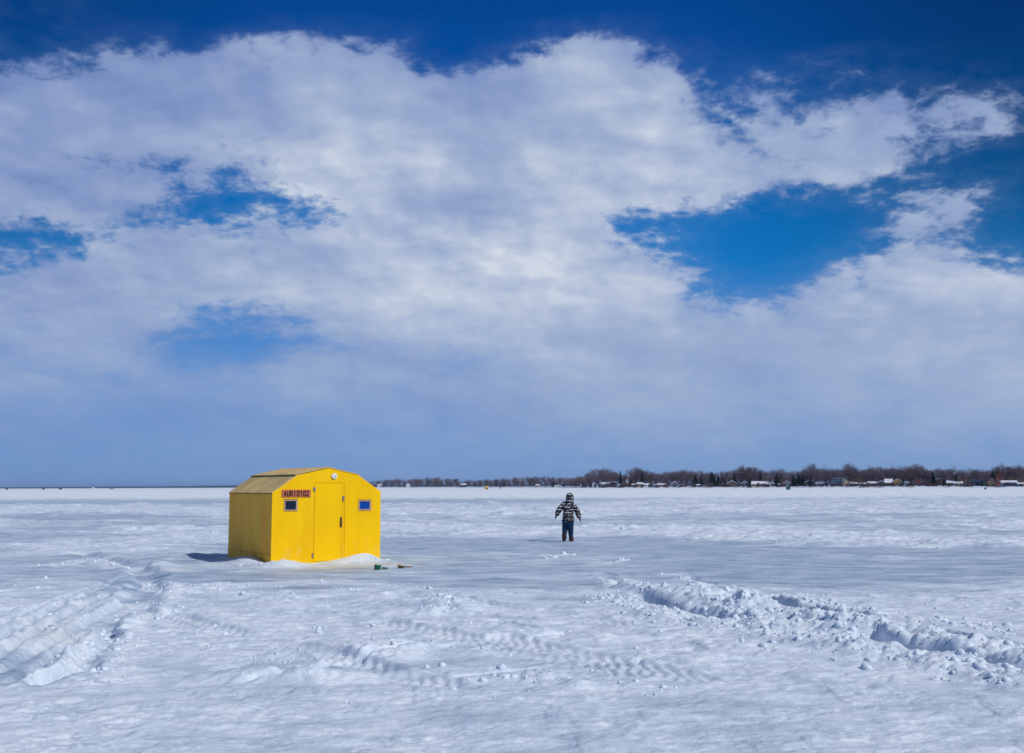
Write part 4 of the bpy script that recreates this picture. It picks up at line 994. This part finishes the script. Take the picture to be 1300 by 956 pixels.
# ------------------------------------------------------------------ shore trees
SIL = [(470, 609), (480, 608), (490, 607), (505, 606), (520, 607), (530, 605), (542, 604), (555, 604), (561, 608), (567, 605), (580, 606), (586, 610), (593, 607), (605, 607), (615, 606), (630, 606), (640, 605), (655, 603.5), (680, 603),
       (700, 602.5), (712, 604), (724, 605), (735, 603), (746, 599), (755, 593), (765, 592), (772, 591), (780, 597), (798, 598), (807, 591), (815, 592), (825, 596), (845, 595), (855, 596), (865, 594), (872, 592), (880, 593), (890, 595), (903, 597),
       (925, 594), (945, 588), (955, 590), (965, 594), (985, 593), (992, 592), (1005, 596), (1015, 595), (1025, 591), (1032, 585), (1040, 591), (1048, 588), (1055, 591), (1065, 593), (1078, 585), (1084, 592), (1093, 593), (1107, 589.5), (1117, 589),
       (1128, 592), (1135, 589), (1148, 587), (1157, 589), (1163, 586), (1172, 590), (1180, 594), (1190, 591), (1200, 593), (1210, 590), (1222, 594), (1235, 592), (1242, 591), (1252, 595), (1265, 590), (1272, 586), (1281, 589), (1291, 586), (1320, 586)]
def sil(px): return float(np.interp(px, [a for a, _ in SIL], [b for _, b in SIL]))
rn = random.Random(21)
TREES = []      # px, top py, kind, row, width factor
for i, (a, b) in enumerate(SIL):
    if a < 1312: TREES.append((a + rn.uniform(-1, 1), b, 'grey' if rn.random() < .3 else 'bare', 'front', rn.uniform(.8, 1.05)))
x_ = 474
while x_ < 1310:
    k_ = 'bare' if rn.random() < .8 else 'grey'
    TREES.append((x_, sil(x_) + rn.uniform(.2, 3.5) * (617 - sil(x_)) / 26, k_, 'rear', rn.uniform(1.0, 1.4)))
    x_ += rn.uniform(5.5, 8.5) if x_ > 740 else rn.uniform(5, 8)
x_ = 478
while x_ < 1310:
    s0 = sil(x_); TREES.append((x_, s0 + (617 - s0) * rn.uniform(.25, .5), 'bare' if rn.random() < .75 else 'grey', 'middle', rn.uniform(1.1, 1.6)))
    x_ += rn.uniform(7, 12)
for (a, b, k_, wd) in [(530, 608, 'willow', 1), (553, 609, 'willow', 1.1), (611, 609, 'willow', 1.0), (622, 610, 'willow', 1.2), (664, 609, 'willow', 1.0), (731, 604, 'willow', 1.5), (742, 604, 'willow', 1.6), (1284, 604, 'willow', 1.5), (1297, 605, 'willow', 1.4), (1222, 605, 'willow', 1.0), (1090, 604, 'willow', .9),
                        (703, 610, 'spruce', 1.2), (716, 611, 'spruce', 1.3), (640, 612, 'spruce', 1.2), (788, 597, 'spruce', .8), (801, 607, 'spruce', 1.4), (815.5, 596, 'spruce', 1.0), (883, 602, 'spruce', 1.3), (890, 603, 'spruce', 1.2), (904, 598, 'spruce', 1.2), (912, 603, 'spruce', 1.4), (918, 605, 'spruce', 1.3), (907, 604, 'spruce', 1.5),
                        (932.8, 599, 'spruce', 1.0), (951, 606, 'spruce', 1.2), (965.5, 597, 'spruce', 1.0), (986, 603, 'spruce', 1.5), (989, 606, 'spruce', 1.5), (1008, 603, 'spruce', 1.7), (1014, 602, 'spruce', 1.7), (1020, 603, 'spruce', 1.6), (1029, 605, 'spruce', 1.2), (1184.5, 597, 'spruce', 1.0), (1187, 604, 'spruce', 1.4), (1198, 607, 'spruce', 1.2), (1214, 601, 'spruce', 1.1),
                        (1261, 597, 'spruce', 1.4), (1267, 598, 'spruce', 1.2), (1134, 612.5, 'spruce', 1.8), (1157, 609, 'spruce', 1.3), (948, 612, 'spruce', 1.2)]:
    TREES.append((a, b, k_, 'front', wd))
x_ = 742
while x_ < 1300:
    TREES.append((x_, rn.uniform(612.2, 615.2), 'shrub', 'front', rn.uniform(.7, 1.5))); x_ += rn.uniform(4, 12)
KD = {'shrub': ('dark leafless shrub', 'shrub'), 'bare': ('bare brown tree', 'tree'), 'grey': ('thin bare grey tree', 'tree'), 'willow': ('orange-brown drooping willow', 'tree'), 'spruce': ('dark green spruce', 'tree')}
NMK = {'shrub': 'bare_shrub', 'bare': 'bare_tree', 'grey': 'bare_tree', 'willow': 'willow_tree', 'spruce': 'spruce_tree'}
ORD = ['first', 'second', 'third', 'fourth', 'fifth', 'sixth', 'seventh', 'eighth', 'ninth', 'tenth', 'eleventh', 'twelfth', 'thirteenth', 'fourteenth', 'fifteenth', 'sixteenth', 'seventeenth', 'eighteenth', 'nineteenth', 'twentieth']
cnt = {}
TREES.sort(key=lambda t_: t_[0])
def near_lm(x): return min(LM, key=lambda q: abs(q[0] - x))
lists = {}
for t_ in TREES:
    lm = near_lm(t_[0]); sd = 'right' if t_[0] > lm[0] else 'left'
    lists.setdefault((lm, sd, t_[2], t_[3]), []).append(t_)
for (lm, sd, kind, row), L_ in lists.items():
    L_.sort(key=lambda q: abs(q[0] - lm[0]))
    for k, (px, top, kind, row, wf) in enumerate(L_):
        off = {'front': 24, 'middle': 45, 'rear': 75}[row] + (hash((round(px * 7), 1)) % 9)
        if kind == 'spruce': off = 18
        if kind == 'willow': off = 16
        if kind == 'shrub': off = 1.5 + (hash((round(px * 11), 2)) % 9)
        d = dsh(px) + off; z0 = landz(off) - .2; zt = at(px, top, d).z; h_ = (zt - z0) * {'bare': 1.02, 'grey': 1.02, 'willow': 1.15, 'spruce': 1.0, 'shrub': 1.0}[kind]
        p = at(px, 617, d); pr = PROTO[kind][(int(px * 13) + k) % len(PROTO[kind])]
        o = bpy.data.objects.new(NMK[kind], None); col.objects.link(o); o.location = (p.x, p.y, z0)
        s_ = h_ / 16; o.rotation_euler = (0, 0, (px * 37.7) % 6.28); ws = s_ * wf * {'front': 1.3, 'middle': 1.45, 'rear': 1.45}[row] * (.8 if kind == 'spruce' else 1); o.scale = (ws, ws, s_)
        rown = '' if kind in ('willow', 'spruce', 'shrub') else {'front': ', front-row', 'middle': ', middle-row', 'rear': ', back-row'}[row]
        nth = ORD[k]
        tagset(o, f"{KD[kind][0]}{rown}, {nth} {sd} of the {lm[1]}", 'tree', 'trees along the far shore')
        for src in pr:
            c_ = src.copy(); col.objects.link(c_); c_.parent = o

# brushwood between the trunks
def brush():
    rn = random.Random(9); mb = MB()
    for _ in range(26000):
        px = rn.uniform(468, 1318); off = rn.uniform(20, 95); d = dsh(px) + off
        hpx = (617 - sil(px)) * rn.uniform(.12, .5); hh_ = hpx / pxm(d)
        p = at(px, 617, d); z0 = landz(off) + hh_ * rn.random() * .75
        a = Vector((p.x, p.y, z0)); b = a + Vector((rn.gauss(0, .35), rn.gauss(0, .35), rn.uniform(.3, 1))) * (.9 + d * .0006); s_ = Vector((1, 0, 0)) * (.05 + d * .00007)
        mb.add([a - s_, a + s_, b + s_ * .4, b - s_ * .4], [(0, 1, 2, 3)])
    o = mb.build('brushwood', mat('brush', (.055, .036, .046), .9, .3, .1)); tagset(o, 'dark tangled brushwood filling the gaps between the shore tree trunks', 'brushwood', kind='stuff')
brush()

# low land far west on the horizon, blue of the haze tinted into its colour
def far_land():
    mb = MB(); vs = []; n = 160
    for k in range(n + 1):
        px = -700 + k * (470 + 700) / n * 1.02; d = 9000.0
        p = at(px, 618, d); h_ = 9 + 9 * (px / 470 if px > 0 else 0) + 3.5 * float(fbm(np.array([k * .35]), np.array([.5]), 4, 5)[0]) - 2
        if 250 < px < 300: h_ += 3
        e = min(1, (480 - px) / 30) if px > 450 else 1
        vs += [(p.x, p.y, -3), (p.x, p.y + 10, max(h_ * e, -2)), (p.x, p.y + 400, max(h_ * e, -2)), (p.x, p.y + 500, -3)]
    fs = [(i * 4 + j, (i + 1) * 4 + j, (i + 1) * 4 + j + 1, i * 4 + j + 1) for i in range(n) for j in range(3)]
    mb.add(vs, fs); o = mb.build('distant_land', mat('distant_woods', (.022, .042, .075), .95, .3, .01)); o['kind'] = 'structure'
far_land()

# ------------------------------------------------------------------ things far out on the ice
def icebase(px, py, dz=0):
    p = ground(px, py); return p
M_gf = mat('green_fabric', (.01, .32, .14), .7, .2, 1); M_gd = mat('dark_green_fabric', (.005, .10, .06), .7, .2, 1); M_of = mat('orange_fabric', srgb(240, 170, 90), .7); M_yf = mat('yellow_fabric', srgb(226, 214, 110), .7)
p = ground(617.5, 621.6); s_ = p.y / FPX
tent = thing('ice_tent', 'green, yellow and orange pop-up ice fishing tent far out on the ice', 'tent', (p.x, p.y, 0), math.atan2(-p.x, p.y) + .35)
r_ = 2.6 * s_; H3 = 5.4 * s_
def facet(name, a0, a1, m_, inner=0.0):
    mb = MB(); ring = []
    for zf, rf in ((0, .86), (.45, 1.02), (.8, .66), (1, .06)):
        for a in (a0, (a0 + a1) / 2, a1):
            k = rf * (1.0 if a != (a0 + a1) / 2 else .9) - inner; ring.append((r_ * k * math.cos(a), r_ * k * math.sin(a), H3 * zf))
    fs = [(i * 3 + j, i * 3 + j + 1, (i + 1) * 3 + j + 1, (i + 1) * 3 + j) for i in range(3) for j in range(2)]
    n = len(ring); ring += [(x * .94, y * .94, z * .97) for x, y, z in ring]; fs += [tuple(reversed([q + n for q in f])) for f in fs]
    mb.add(ring, fs); return mb.build(name, m_, tent)
for k, m_ in enumerate([M_gf, M_gd, M_yf, M_of]): facet('side_panel', k * math.pi / 2 + math.pi / 4, (k + 1) * math.pi / 2 + math.pi / 4, [M_gf, M_yf, M_of, M_gf][k])
MB().tube([(0, 0, H3 * .80), (0, 0, H3 * .93), (0, 0, H3 * 1.05)], [r_ * .80, r_ * .5, .05], 8).build('top_cap', M_gf, tent)
MB().box(-r_ * .25, r_ * .3, -r_ * 1.0, -r_ * .93, 0, H3 * .55).build('door_flap', M_gd, tent)
p = ground(635.3, 621.4); s_ = p.y / FPX
def simple_person(p, label, jm, hh=1.7):
    t_ = thing('person', label, 'person', (p.x, p.y, 0))
    v_ = [(0, 0, .9), (0, 0, 1.15), (0, 0, 1.4), (0, 0, 1.52), (0, 0, 1.66), (-.2, 0, 1.38), (-.27, .03, 1.1), (-.28, .1, .85), (.2, 0, 1.38), (.27, .03, 1.1), (.28, .1, .85), (-.1, 0, .85), (-.12, .04, .48), (-.12, 0, .06), (-.12, .14, .04), (.1, 0, .85), (.13, -.03, .48), (.14, 0, .06), (.14, .14, .04)]
    e_ = [(0, 1), (1, 2), (2, 3), (3, 4), (2, 5), (5, 6), (6, 7), (2, 8), (8, 9), (9, 10), (0, 11), (11, 12), (12, 13), (13, 14), (0, 15), (15, 16), (16, 17), (17, 18)]
    skin('body', v_, e_, [.16, .16, .17, .07, .11, .08, .06, .045, .08, .06, .045, .1, .075, .055, .05, .1, .075, .055, .05], jm, t_)
simple_person(p, 'distant person in dark clothes standing near the green and yellow tent', mat('dark_clothes', (.02, .022, .035), .8))
# green portable shelter
p = ground(1001.8, 622.0); s_ = p.y / FPX
g2 = thing('ice_shelter', 'dark green box-shaped portable ice shelter in front of the pale gabled house', 'ice shelter', (p.x, p.y, 0), .25)
w2 = 2.1 * s_; h2 = 4.6 * s_
MB().prism([(-w2, 0), (w2, 0), (w2 * .92, h2 * .8), (0, h2), (-w2 * .92, h2 * .8)], 0, w2 * 1.8).build('cover', mat('shelter_green', (.008, .13, .08), .7, .3, 1), g2)
MB().box(-w2 * .4, w2 * .3, -.03, -.004, 0, h2 * .7).build('door_flap', M_gd, g2)
MB().box(w2 * .45, w2 * .75, -.03, -.004, h2 * .45, h2 * .65).build('window', M_win, g2)
# barrel-like dark fishing hut right, and huts at left
def small_hut(px, py, wpx, hpx, wallm, roofm, label, name='ice_hut'):
    p = ground(px, py); s_ = p.y / FPX; w_ = wpx * s_ / 2; h_ = hpx * s_
    t_ = thing(name, label, 'fishing hut', (p.x, p.y, 0), math.atan2(-p.x, p.y) + .2, 'fishing huts far out on the ice')
    MB().box(-w_, w_, 0, w_ * 1.6, 0, h_ * .78).build('wall', wallm, t_)
    MB().prism([(-w_ * 1.08, h_ * .785), (w_ * 1.08, h_ * .785), (0, h_)], -w_ * .1, w_ * 1.7).build('roof', roofm, t_)
    MB().box(-w_ * .3, w_ * .3, -.06, -.01, 0, h_ * .62).build('door', WM['grey'], t_)
small_hut(9, 621.9, 2.6, 2.4, WM['dark'], WM['dark'], 'dark fishing hut farthest from the yellow hut')
small_hut(55.5, 621.6, 2.6, 2.0, WM['dark'], WM['shingle'], 'dark fishing hut with a grey roof, middle of the three dark ones')
small_hut(77, 621.5, 3.4, 2.0, WM['navy'], WM['shingle'], 'long bluish dark fishing hut next to the white one')
small_hut(118.5, 621.5, 3.6, 2.8, WM['white'], WM['snow'], 'white fishing hut between the dark bluish one and the tan one')
small_hut(142.5, 621.4, 4.0, 2.2, WM['tan'], WM['grey'], 'tan fishing hut nearest the yellow hut')
p = ground(1251, 622.0)
bk = thing('ice_drum', 'small black drum standing alone on the ice before the steep tan house', 'drum', (p.x, p.y, 0))
MB().tube([(0, 0, 0), (0, 0, .05), (0, 0, .6), (0, 0, .66)], [.27, .3, .3, .26], 14).build('body', WM['dark'], bk); MB().tube([(0, 0, .662), (0, 0, .70)], [.2, .18], 12).build('lid', WM['grey'], bk)

# ------------------------------------------------------------------ haze
HAZE = True
if HAZE:
    mb = MB(); mb.box(-9000, 9000, -60, 10500, -4.5, 32)
    M = bpy.data.materials.new('haze'); M.use_nodes = True; t = NT(M.node_tree); t.n.clear()
    pv = t.new('ShaderNodeVolumePrincipled'); pv.inputs['Color'].default_value = (.45, .66, 1, 1); pv.inputs['Density'].default_value = 6.5e-5
    ou = t.new('ShaderNodeOutputMaterial'); t.link(pv.outputs[0], ou.inputs['Volume'])
    hz = mb.build('haze', M); tagset(hz, 'thin blue haze over the far lake and shore', 'haze', kind='stuff')
    sc.cycles.volume_step_rate = 5
